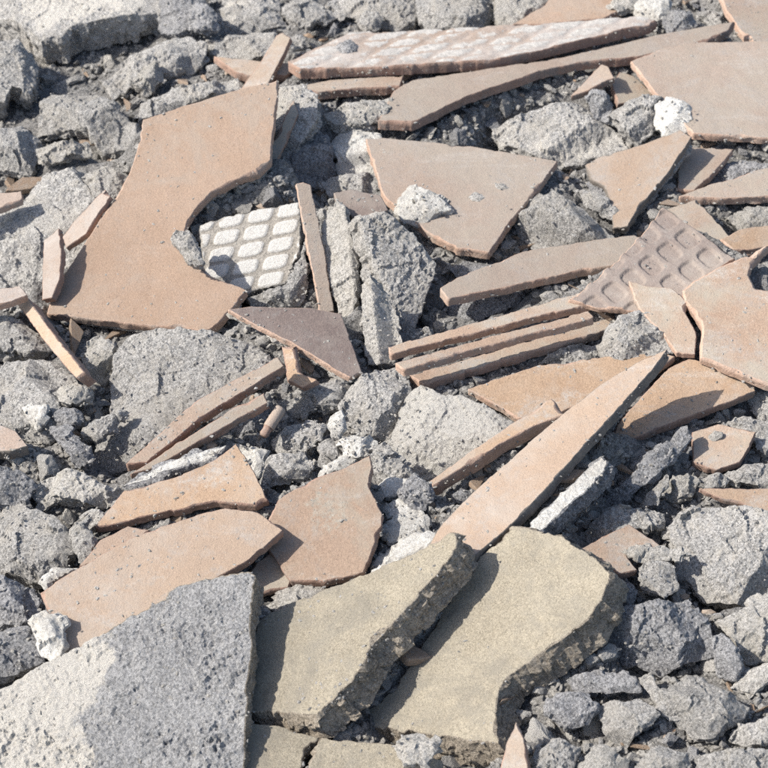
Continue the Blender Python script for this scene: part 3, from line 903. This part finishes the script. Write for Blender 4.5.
# ---------------------------------------------------------------- left and centre tiles
tile('tile stub at the rim above the sandy sloping block', '-40,196 0,193 21,191 22,199 0,208 -40,222', n=(-.05, -.15), mat='whiteback', edge='edgepale', t=9, z=24)
tile('pale tile fragment standing upright beside the tan bar', '44,240 59,228 61,252 60,278 52,298 42,300', n=(-.5, -.5), mat='whiteback', edge='edge', t=9, z=18)
tile('crooked pale tile edge poking up along the notched tile', '62,237 80,215 104,189 111,196 98,214 86,234 66,248', n=(-.35, -.45), mat='whiteback', edge='edge', t=8, z=22)
tile('tan bar of tile leaning down from the tile stub below the sandy block', '17,304 28,298 52,332 84,372 76,378 48,346', ref='the leaning tan bar', n=(-.65, -.25), mat='orange', t=20, z=16, edge='edge')
tile('broken tile stub lying over the head of the tan bar', '-40,290 0,289 20,286 27,295 12,301 -40,312', n=(0, -.15), mat='whiteback', edge='edgepale', t=9, z=26)
plaster('white chip of plaster stuck in the grey block below the tan bar', '20,406 34,403 46,402 48,416 36,428 24,420', n=(-.2, -.7), t=8, amp=.001, margin=5)
tile('grimy corner of stacked tile at the rim with an old mortar crust', '-40,424 2,425 16,431 28,446 10,451 -40,455', ref='the grimy tile corner', n=(-.05, -.2), mat='whiteback', edge='edgedark', t=14, z=14)
chunk('grey mortar stuck to the end of a tile behind the shoulder of the notched tile', '278,82 300,79 318,92 316,118 303,140 290,160 272,168 270,130', n=(-.1, -.5), t=18, z=12, mat='grey', amp=.0016)
tile('slender tan tile sliver lying against the shoulder of the notched tile', '294,99 298,114 286,144 272,170 270,148 282,124', n=(.15, -.5), mat='rosy', edge='edge', t=8, margin=6)
tile('tan sliver of tile leaning upright behind the notched tile', '276,35 283,33 291,38 280,62 268,84 238,92 258,66', n=(-.25, -.6), mat='dusty', edge='edge', t=9, z=18)
piece('mortar_chunk', 'chunk', 'mortar chunk', 'mortar chunk printed with white rounded pads, in the notch of the big tile', '200,226 222,217 276,207 299,203 302,237 296,262 284,282 248,294 203,276', ref='the printed mortar chunk', n=(-.12, -.48), t=34, z=14, mat='printed', amp=.0003, fa=.2, grit=.0002, edge='grey', di=.0013,
      nf=0, waffle=dict(o=(256, 232.4), a=(-5, 17.3), b=(29.5, -4.9), kind='pad', h=.0018, paint=True))
chunk('broken rough side of the printed mortar chunk, by the leaning tan plank', '286,284 298,262 306,238 308,270 306,300 288,312 252,310 248,296', n=(.05, -.8), t=20, mat='grey')
tile('broken purple tile piece capping the tall grey mortar rock', '334,193 350,189 380,195 388,210 372,217 352,216 342,206', n=(.0, -.35), mat='purple', edge='purple', t=10, z=44)
chunk('upright mortar slab leaning beside the tan plank', '318,250 324,222 336,197 346,206 350,240 355,262 354,326 347,334 338,316 327,268', n=(-.35, -.75), t=24, nf=0, mat='pale', amp=.0012, z=16, ridge=[((346,200),(358,335),(362,262),1.3)])
chunk('tall grey mortar rock under a purple tile cap, standing beside the pale splinter', '358,218 385,210 410,230 437,264 425,300 414,336 404,340 394,322 388,292 374,260', ref='the tall grey rock', n=(.42, -.75), t=40, nf=0, mat='grey', amp=.0014, z=22, grit=.0008, ridge=[((358,216),(404,336),(372,300),1.5)])
chunk('pointed upright mortar splinter in front of the tall grey rock', '360,284 370,273 382,295 393,330 386,362 366,366 362,330', n=(-.45, -.7), t=22, nf=0, mat='pale', z=30, grit=.0008, amp=.001, ridge=[((370,273),(380,366),(392,330),1.6)])
tile('narrow tan plank of tile standing beside the printed mortar chunk', '296,184 303,182 311,185 324,250 334,311 320,313 308,250', n=(.12, -.8), mat='dusty', edge='edgepale', t=10, z=34)
tile('short stub of tile under the triangular purple shard', '281,346 296,345 298,372 316,380 302,388 288,380', n=(-.3, -.5), mat='orange', edge='edge', t=10, z=12)
tile('triangular purple grey shard lying face down with a mortar crusted edge', '228,309 252,306 310,308 341,314 352,344 362,372 350,378 334,369 290,342 258,326', ref='the triangular purple shard', n=(.14, -.22), mat='purple', edge='edgepale', t=7, z=32, back=5, backmat='pale')
tile('upper of two long tile edges leaning on the big sandy mortar slab', '126,464 194,402 278,357 284,366 200,418 146,462', ref='the pair of leaning tile edges', n=(-.1, -.38), mat='dusty', edge='edge', t=14, z=22)
tile('lower of two long tile edges leaning on the big sandy mortar slab', '130,474 240,404 264,393 268,403 235,421 150,469', n=(-.1, -.35), mat='dusty', edge='edge', t=11, z=20)
plaster('long white plaster flake lying on the pale edged tile', '122,484 160,465 196,449 226,443 216,456 190,465 150,478', n=(-.05, -.3), t=7, amp=.0008, z=16, edge='dark')
tile('low tile tip hidden under the pale edged and broad orange tiles', '80,566 100,540 128,526 150,530 118,552', n=(-.05, -.2), mat='rosy', t=8, z=-4)
tile('tile scrap in the shade between the broad orange and saddle tiles', '240,582 256,562 272,552 292,574 288,588 260,592', n=(0, -.25), mat='rosy', t=8, z=-4)
chunk('pale fluffy mortar lump above the split cream slab', '262,604 284,586 310,579 331,589 322,600 286,613', n=(0, -.45), t=14, mat='pale', z=-4)
tile('tile with wide pale stripe and pointed top, lying over the broad orange tile', '95,526 124,490 174,478 214,460 236,443 252,468 268,499 256,505 216,501 150,515 110,525', ref='the pointed tile', n=(-.07, -.22), mat='orange', edge='edge', t=10, z=16,
     patch=['104,516 126,492 176,480 214,462 232,450 236,466 226,484 190,490 140,504'], pk=.5)
tile('saddle shaped rosy tile with a worn sandy middle', '268,519 278,500 315,478 345,468 370,455 372,466 368,484 382,514 382,526 374,546 364,573 330,581 290,581 268,548', ref='the saddle shaped tile', n=(-.12, -.30), mat='rosy', edge='edge', t=10, z=6, patch=['300,500 322,488 346,490 352,510 350,530 336,546 312,536 304,518'], pk=.45)
tile('broad orange tan tile with faint scuffs, its end under the great mortar slab', '40,592 70,573 130,538 190,517 225,508 258,512 283,530 246,562 216,578 215,600 150,640 62,657 56,642 60,620 46,606', ref='the broad orange tile', n=(-.05, -.26), mat='orange', edge='edge', t=11, z=14, pk=.42, patch=['70,606 110,580 170,556 200,552 160,580 110,604 84,622','46,598 66,600 72,626 62,648 54,634'])
plaster('white crumbling plaster under the chipped end of the broad orange tile', '26,618 44,606 60,616 62,634 58,652 40,648', n=(-.1, -.35), t=10, z=4)
plaster('white plaster tip beside the broad orange tile', '38,578 50,566 72,566 62,576 46,586', n=(-.1, -.3), t=9, z=4)
tile('long tan blade of tile tapering to the front, its side edge grey', '667,349 640,360 600,384 562,414 520,450 470,494 440,526 424,552 470,560 513,523 540,494 580,450 624,402 652,370', ref='the long tan blade', n=(-.2, -.02), mat='orange', edge='edgedark', t=13, z=28)
tile('narrow tan bar of tile with a rough pink side, lying against the long blade', '429,482 466,455 510,425 551,398 556,402 564,414 535,426 500,444 462,468 432,486', ref='the narrow tan bar', n=(-.2, -.1), mat='orange', edge='edgepale', t=15, z=24)
tile('big tan tile with a large round notch, the cleanest face in the heap', '278,79 277,96 274,118 270,160 258,172 236,180 212,192 196,208 187,222 182,240 184,254 194,266 210,276 232,284 246,290 236,304 213,328 205,331 150,326 100,320 47,313 50,302 62,278 92,232 118,194 128,176 134,160 140,140 143,119 180,107 230,92', ref='the big notched tile', n=(-.08, -.30), mat='tan', edge='edgepale', t=11, z=30, back=5)
chunk('small grey stone sitting in the round notch of the big tan tile', '168,236 174,227 182,228 193,240 204,258 202,264 190,263 178,252', n=(-.2, -.6), t=16, z=44, amp=.0022)

# ---------------------------------------------------------------- front slabs
piece('screed_slab', 'slab', 'screed slab', 'flat cream screed piece at the front, under the split slab and beside the great mortar slab', '236,800 240,722 290,729 317,738 306,752 292,800', n=(0, -.12), mat='cream', edge='screedcore', t=20, z=-22)
piece('screed_slab', 'slab', 'screed slab', 'flat cream screed piece at the front, next to the pale blue stone', '296,800 306,764 322,738 360,742 420,748 440,762 450,800', ref='the front screed piece', n=(0, -.12), mat='cream', edge='screedcore', t=20, z=-22)
piece('screed_slab', 'slab', 'screed slab', 'thickest cream screed slab with a broad clean face and crumbling brown side', '354,722 395,690 430,635 463,577 490,548 512,527 536,529 562,536 590,556 611,574 603,598 588,619 562,640 545,650 512,672 499,690 496,715 497,742 470,742 420,733 384,728', ref='the thickest cream slab', n=(-.36, -.20), mat='cream', edge='screedcore', t=30, z=10, taper=.010)
piece('screed_slab', 'slab', 'screed slab', 'cream screed slab overlapping the thickest one, its torn edge dark brown', '253,622 300,600 336,585 400,560 450,534 458,536 450,556 440,572 420,592 396,620 374,642 361,668 348,685 318,714 290,711 250,710', ref='the overlapping cream slab', n=(-.34, -.16), mat='cream', edge='screedcore', t=30, z=26, taper=.010)
piece('mortar_slab', 'chunk', 'mortar slab', 'great rough mortar slab at the front with a smooth cream side', '-40,712 0,690 65,652 110,630 180,586 215,576 250,571 255,576 251,640 248,700 244,800 -40,800', ref='the great mortar slab', n=(-.12, -.36), mat='slabgrey', edge='screedcore', t=26, z=10, nf=0, amp=.0012, fa=.8, jag=.0018, ch=.002, side=.0016, grit=.0016, taper=.001, split=True,
      patch=['-60,690 60,640 112,626 114,650 104,676 98,690 84,704 78,730 92,742 86,800 -60,800'])
chunk('pale blue grey crumbly stone lying against the thickest cream slab', '394,745 402,735 416,730 434,738 441,747 424,764 404,763', n=(-.1, -.5), t=16, mat='pale', z=8, amp=.003)

# tan rod between the grey blocks
def rod(label, p0, p1, r, z0, z1):
    a, b = on_z([p0], z0)[0], on_z([p1], z1)[0]
    ax = b - a
    L = np.linalg.norm(ax)
    e3 = ax / L
    e1 = np.cross(e3, [0, 0, 1.0])
    e1 /= np.linalg.norm(e1)
    e2 = np.cross(e3, e1)
    root = bpy.data.objects.new('clay_rod', None)
    COL.objects.link(root)
    root.location = a
    N = 28
    th = np.arange(N) / N * 2 * math.pi
    def lathe(nm, prof, mt):
        V = []
        for (s, rr) in prof:
            d = 1 + .05 * vnoise(np.stack([np.cos(th) * 2, np.sin(th) * 2, th * 0 + s * 300], 1), 5)
            V.append((e3 * s + rr * d[:, None] * (np.cos(th)[:, None] * e1 + np.sin(th)[:, None] * e2)))
        V = np.concatenate(V)
        F = []
        for k in range(len(prof) - 1):
            for i in range(N):
                j = (i + 1) % N
                F.append((k * N + i, k * N + j, (k + 1) * N + j, (k + 1) * N + i))
        F.append(list(range((len(prof) - 1) * N, len(prof) * N)))
        F.append(list(range(N))[::-1])
        mesh_obj(nm, V, F, mt, root)
    lathe('shaft', [(L * .30, r * .97), (L * .34, r), (L * .6, r * 1.02), (L * .94, r), (L, r * .86)], 'dusty')
    lathe('broken_end', [(0, r * .62), (L * .08, r * .8), (L * .2, r * .72), (L * .302, r * .86)], 'edge')
    root['label'] = label
    root['category'] = 'rod'

rod('short tan round rod with a broken rusty end, between grey mortar pieces', (263, 436), (281, 408), .0058, .008, .022)

# ---------------------------------------------------------------- the ground the heap lies on
GX0, GX1, GY0, GY1, GS = -.75, .75, -.62, .95, .003
gx = np.arange(GX0, GX1 + GS, GS)
gy = np.arange(GY0, GY1 + GS, GS)
NXg, NYg = len(gx), len(gy)
under_ = np.full((NYg, NXg), np.inf)
for p in PIECES:
    # underside of each piece seen from above
    poly = p['wb'][:, :2]
    lo, hi = poly.min(0), poly.max(0)
    i0, i1 = max(0, int((lo[0] - GX0) / GS)), min(NXg - 1, int((hi[0] - GX0) / GS) + 1)
    j0, j1 = max(0, int((lo[1] - GY0) / GS)), min(NYg - 1, int((hi[1] - GY0) / GS) + 1)
    if i1 <= i0 or j1 <= j0:
        continue
    X, Y = np.meshgrid(gx[i0:i1 + 1], gy[j0:j1 + 1])
    q = np.stack([X.ravel(), Y.ravel()], 1)
    m = inside(q, poly).reshape(X.shape)
    n = p['n']
    pb = p['wb'].mean(0)
    zz = pb[2] - ((X - pb[0]) * n[0] + (Y - pb[1]) * n[1]) / n[2]
    sub = under_[j0:j1 + 1, i0:i1 + 1]
    sub[m] = np.minimum(sub[m], zz[m])

def blur(a, k):
    for ax in (0, 1):
        c = np.cumsum(np.pad(a, [(k + 1, k) if i == ax else (0, 0) for i in (0, 1)], mode='edge'), axis=ax)
        s1 = [slice(None)] * 2
        s2 = [slice(None)] * 2
        s1[ax] = slice(2 * k + 1, None)
        s2[ax] = slice(0, -(2 * k + 1))
        a = (c[tuple(s1)] - c[tuple(s2)]) / (2 * k + 1)
    return a

has = np.isfinite(under_)
val = np.where(has, np.clip(under_, -.05, .08), 0)
bed = np.full_like(val, -.02)
for k in (80, 40, 18, 9, 5):
    w = blur(blur(has.astype(float), k), k)
    v = blur(blur(val, k), k)
    f = np.clip(w * 6, 0, 1)
    bed = bed * (1 - f) + f * v / np.maximum(w, 1e-6)
X, Y = np.meshgrid(gx, gy)
q = np.stack([X.ravel(), Y.ravel(), 0 * X.ravel()], 1)
rough = (.006 * fbm(q, .06, 4, 3) + .005 * facets(q, .03, 5) + .002 * facets(q, .01, 15)).reshape(X.shape)
bed = bed - .010 + rough
bed = np.minimum(bed, np.where(has, under_ - .0015, np.inf))
bd = np.minimum(np.minimum(X - GX0, gx[-1] - X), np.minimum(Y - GY0, gy[-1] - Y))
fade = np.clip(bd / .12, 0, 1)
bed = bed * fade - .045 * (1 - fade)
V = np.stack([X.ravel(), Y.ravel(), bed.ravel()], 1)
# the sheet goes on, falling away gently, well past the picture
F = []
idx = np.arange(NXg * NYg).reshape(NYg, NXg)
F = np.stack([idx[:-1, :-1].ravel(), idx[:-1, 1:].ravel(), idx[1:, 1:].ravel(), idx[1:, :-1].ravel()], 1)
ground = mesh_obj('ground', V, F, 'bed', smooth=False)
ground['kind'] = 'structure'
# outer apron
bm_v, bm_f = [], []
edge_i = np.r_[idx[0, :], idx[1:, -1], idx[-1, -2::-1], idx[-2:0:-1, 0]]
E = V[edge_i]
outer = E.copy()
outer[:, :2] = E[:, :2] * 14
outer[:, 2] = -.10
ne = len(E)
AV = np.r_[E, outer]
AF = np.stack([np.arange(ne), ne + np.arange(ne), ne + (np.arange(ne) + 1) % ne, (np.arange(ne) + 1) % ne], 1)
ap = mesh_obj('terrain', AV, AF, 'bed')
ap['kind'] = 'structure'

def bed_at(x, y):
    i = np.clip(((x - GX0) / GS).round().astype(int), 0, NXg - 1)
    j = np.clip(((y - GY0) / GS).round().astype(int), 0, NYg - 1)
    return bed[j, i]

def px_to_bed(px):
    r = rays(px)
    best = None
    pos = on_z(px, .10)
    done = np.zeros(len(pos), bool)
    step = r / np.linalg.norm(r, axis=1, keepdims=True) * .003
    for _ in range(120):
        hit = pos[:, 2] <= bed_at(pos[:, 0], pos[:, 1])
        done |= hit
        pos = np.where(done[:, None], pos, pos + step)
    return pos

# ---------------------------------------------------------------- loose stones in the gaps
def ico(sub):
    bm = bmesh.new()
    bmesh.ops.create_icosphere(bm, subdivisions=sub, radius=1)
    v = np.array([tuple(a.co) for a in bm.verts])
    f = np.array([[a.index for a in g.verts] for g in bm.faces])
    bm.free()
    return v, f

def rock_shape(sub, seed, cuts=9, rough=.05, grit=0):
    r = np.random.default_rng(seed)
    v, f = ico(sub)
    v = v * r.uniform(.75, 1.15, 3) * np.array([1.1, .9, .68])
    for _ in range(cuts):
        n = r.normal(size=3)
        n /= np.linalg.norm(n)
        d = r.uniform(.30, .66)
        v = v - np.maximum(0, v @ n - d)[:, None] * n
    nv = v / np.linalg.norm(v, axis=1, keepdims=True)
    q = v + seed * 3.7
    v = v + nv * (rough * (1.2 * fbm(q, .8, 3, seed) + .9 * fbm(q, .22, 4, seed + 4, .65)))[:, None]
    if grit:
        v = v + nv * (grit * (facets(q, .30, seed + 6) + .8 * vnoise(q / .13, seed + 8)))[:, None]
    return v, f

def chip_shape(seed):
    """a small flat splinter of tile"""
    r = np.random.default_rng(seed)
    k = r.integers(3, 6)
    a = np.sort(r.uniform(0, 2 * math.pi, k) * .35 + np.arange(k) / k * 2 * math.pi)
    p = np.stack([np.cos(a) * r.uniform(.7, 1.3, k) * 1.3, np.sin(a) * r.uniform(.6, 1.0, k)], 1)
    p = resample(p, .12, 0, 1)
    q = np.c_[p, np.zeros(len(p))]
    p = p + normals2(p) * (.05 * fbm(q + seed, .4, 3, seed))[:, None]
    n = len(p)
    t = .42
    V = np.concatenate([np.c_[p * .95, np.full(n, t)], np.c_[p, np.full(n, t - .06)], np.c_[p * 1.01, np.full(n, t * .5)], np.c_[p * .97, np.zeros(n)]])
    F = []
    for k_ in range(3):
        for i in range(n):
            j = (i + 1) % n
            F.append((k_ * n + i, (k_ + 1) * n + i, (k_ + 1) * n + j, k_ * n + j))
    F.append(list(range(n)))
    F = [tuple(reversed(x)) for x in F]
    F[-1] = tuple(range(n))
    F = [tuple(f) for f in F]
    F.append(tuple(range(3 * n, 4 * n))[::-1])
    return V, F

PROTO = {}
def proto(kind, mat, k):
    key = (kind, mat, k)
    if key not in PROTO:
        if kind == 'chip':
            v, f = chip_shape(900 + k)
        else:
            v, f = rock_shape(5 if kind == 'big' else 4, 100 + k, 16, .018, .030)
        me = bpy.data.meshes.new('stone_' + mat)
        me.from_pydata([tuple(a) for a in v], [], [tuple(int(i) for i in g) for g in f])
        me.materials.append(M[mat])
        me.polygons.foreach_set('use_smooth', np.zeros(len(me.polygons), bool))
        me.update()
        PROTO[key] = me
    return PROTO[key]

def ok_at(P, r):
    """does a stone of radius r at P stay behind or clear of the pieces already laid?"""
    c = to_px(P[None])[0]
    rp = r / (2 * TH * c[2]) * 768 / 2
    x, y = c[0] / 2 + ZOFF, c[1] / 2 + ZOFF
    x0, x1 = int(x - rp), int(x + rp) + 1
    y0, y1 = int(y - rp), int(y + rp) + 1
    if x0 < 0 or y0 < 0 or x1 >= ZN or y1 >= ZN:
        return None
    s = zbuf[y0:y1 + 1, x0:x1 + 1]
    YY, XX = np.mgrid[y0:y1 + 1, x0:x1 + 1]
    m = (XX - x) ** 2 + (YY - y) ** 2 <= rp * rp + .5
    front = (s > c[2] - r * .6) & np.isfinite(s) & m
    hid = (s <= c[2] - r * .6) & m
    free = ~np.isfinite(s) & m
    t = m.sum()
    return front.sum() / t, hid.sum() / t, free.sum() / t, (y0, y1, x0, x1, m, c[2])

occ = np.zeros((ZN, ZN), bool)
stones = []
def fill(count, rmin, rmax, maxfront, minfree, overlap):
    n = 0
    cand = rng.uniform(-40, 808, (count * 30, 2))
    iy = np.clip((cand[:, 1] / 2 + ZOFF).astype(int), 0, ZN - 1)
    ix = np.clip((cand[:, 0] / 2 + ZOFF).astype(int), 0, ZN - 1)
    cand = cand[~np.isfinite(zbuf[iy, ix])]
    pos = px_to_bed(cand)
    for P in pos:
        r = rmin + (rmax - rmin) * rng.random() ** 1.7
        C = P + np.array([0, 0, r * .30])
        k = ok_at(C, r)
        if k is None or k[0] > maxfront or k[2] < minfree:
            continue
        y0, y1, x0, x1, m, d = k[3]
        o = occ[y0:y1 + 1, x0:x1 + 1]
        if (o & m).sum() / m.sum() > overlap:
            continue
        o |= m
        stones.append((C, r, k[2]))
        n += 1
        if n >= count:
            break
    return n

na = fill(110, .013, .026, .05, .40, .22)
nb = fill(260, .008, .013, .08, .35, .40)
nc = fill(420, .004, .0075, .12, .4, .6)
# largest in view are things of their own
vis = [(s[1] ** 2 * s[2], s) for s in stones if 0 <= to_px(s[0][None])[0][0] <= 768 and 0 <= to_px(s[0][None])[0][1] <= 768]
vis.sort(key=lambda a: -a[0])
GROUPS = {
    'grey': ('loose_stone', 'grey mortar stone', 'stone'),
    'dark': ('loose_stone', 'dark slate grey stone', 'stone'),
    'pale': ('loose_stone', 'cream coloured mortar stone', 'stone'),
    'white': ('plaster_crumb', 'white crumb of plaster', 'plaster crumb'),
    'orange': ('tile_chip', 'tan chip of tile', 'tile chip'),
}
REFS = [p for p in PIECES if p['ref']]
def nearest_ref(C):
    best = min(REFS, key=lambda p: np.linalg.norm(p['wt'] - C, axis=1).min())
    return best['ref']
def put_stone(k, C, r, free):
    u = rng.random()
    mat = 'grey' if u < .54 else 'dark' if u < .68 else 'pale' if u < .83 else 'white' if u < .88 else 'orange'
    nm, what, ct = GROUPS[mat]
    kind = 'chip' if mat == 'orange' else 'big' if r > .0085 else 'small'
    me = proto(kind, mat, int(rng.integers(0, 4 if mat in ('white', 'orange') else 9)))
    o = bpy.data.objects.new(nm, me)
    COL.objects.link(o)
    o.location = C
    s = r * rng.uniform(1.0, 1.35)
    flake = mat != 'orange' and rng.random() < .42
    if flake:
        s *= 1.2
    o.scale = (s * (rng.uniform(1.0, 2.2) if mat == 'orange' else rng.uniform(.9, 1.4)), s * rng.uniform(.75, 1.05), s * (rng.uniform(.28, .45) if flake else rng.uniform(.7, 1.1)))
    lean = .95 if flake else .5
    o.rotation_euler = (rng.uniform(-lean, lean), rng.uniform(-lean, lean), rng.uniform(0, 6.28))
    size = 'large loose' if r > .0145 else 'loose' if r > .0078 else 'tiny loose'
    near = nearest_ref(C)
    o['label'] = '%s %s in the rubble beside %s' % (size, what, near)
    o['category'] = ct
    o['group'] = '%s %ss beside %s' % (size, what.replace('crumb of plaster', 'plaster crumb').replace('chip of tile', 'tile chip'), near)
for k, (a, s) in enumerate(vis[:345]):
    put_stone(k, *s)

# ---------------------------------------------------------------- gravel and crumbs nobody could count
def scatter(name, pts, rad, mat, lib):
    VV, FF, off = [], [], 0
    for P, r in zip(pts, rad):
        v, f = lib[int(rng.integers(len(lib)))]
        a = rng.uniform(0, 6.28)
        ca, sa = math.cos(a), math.sin(a)
        w = v * np.array([1, rng.uniform(.6, 1), rng.uniform(.6, 1)])
        b = rng.uniform(-.6, .6)
        cb, sb = math.cos(b), math.sin(b)
        w = np.stack([w[:, 0], w[:, 1] * cb - w[:, 2] * sb, w[:, 1] * sb + w[:, 2] * cb], 1)
        w = np.stack([w[:, 0] * ca - w[:, 1] * sa, w[:, 0] * sa + w[:, 1] * ca, w[:, 2]], 1)
        VV.append(w * r + P)
        FF.append(f + off)
        off += len(v)
    o = mesh_obj(name, np.concatenate(VV), np.concatenate(FF), mat, smooth=False)
    o['kind'] = 'stuff'
    return o

lib1 = [rock_shape(2, 300 + i, 7, .08) for i in range(8)]
lib0 = [rock_shape(1, 330 + i, 5, .05) for i in range(8)]

def ring_pts(n):
    c = rng.uniform(-60, 828, (n, 2))
    iy = np.clip((c[:, 1] / 2 + ZOFF).astype(int), 0, ZN - 1)
    ix = np.clip((c[:, 0] / 2 + ZOFF).astype(int), 0, ZN - 1)
    return px_to_bed(c[~np.isfinite(zbuf[iy, ix])])

g = ring_pts(48000)
r = .0014 + .0056 * rng.random(len(g)) ** 2.1
g[:, 2] += r * .2
h = len(g) // 3
big_ = r > .0036
nt = 260
scatter('gravel', g[:nt], r[:nt] * 1.2, 'orange', lib0)
g, r, big_ = g[nt:], r[nt:], big_[nt:]
a = scatter('gravel', g[big_], r[big_], 'grey', lib1)
b = scatter('gravel', g[~big_], r[~big_], 'pale', lib0)
# rubble outside the picture, so that the heap goes on past the frame
xy = np.stack([rng.uniform(GX0, GX1, 3400), rng.uniform(GY0, GY1, 3400)], 1)
P3 = np.c_[xy, bed_at(xy[:, 0], xy[:, 1])]
pp = to_px(P3)
outm = (pp[:, 0] < -35) | (pp[:, 0] > 803) | (pp[:, 1] < -35) | (pp[:, 1] > 803)
P3 = P3[outm]
r = .006 + .024 * rng.random(len(P3)) ** 2.2
c = scatter('gravel', P3, r, 'grey', lib1)
# fine crumbs fallen on top of everything
cand = rng.uniform(0, 768, (60000, 2))
iy = (cand[:, 1] / 2 + ZOFF).astype(int)
ix = (cand[:, 0] / 2 + ZOFF).astype(int)
dz = zbuf[iy, ix]
ow = zown[iy, ix]
okm = np.isfinite(dz)
dens = .5 + .5 * fbm(np.c_[cand / 90., np.zeros(len(cand))], 1., 3, 8)
okm &= rng.random(len(cand)) < np.clip(dens, .02, 1) ** 2 * .8
cr = rays(cand[okm])
dd = dz[okm]
pc = CAM + cr * dd[:, None]
r = .0005 + .0026 * rng.random(len(pc)) ** 4
hh = len(pc) // 2
scatter('grit', pc[:hh], r[:hh], 'grey', lib0)
scatter('grit', pc[hh:], r[hh:], 'pale', lib0)

ntri = 0
for o in bpy.data.objects:
    if o.type == 'MESH':
        ntri += sum(len(p.vertices) - 2 for p in o.data.polygons) if len(o.data.polygons) < 3000 else len(o.data.loops) - 2 * len(o.data.polygons)
print('PIECES', len(PIECES), 'stones', len(stones), na, nb, nc, 'tris', ntri, 'time', round(time.time() - T0, 1))
for p in PIECES:
    if p['raised'] > .03 or p['z'] > .07:
        print('  high %.3f z %.3f %s' % (p['raised'], p['z'], p['name']))
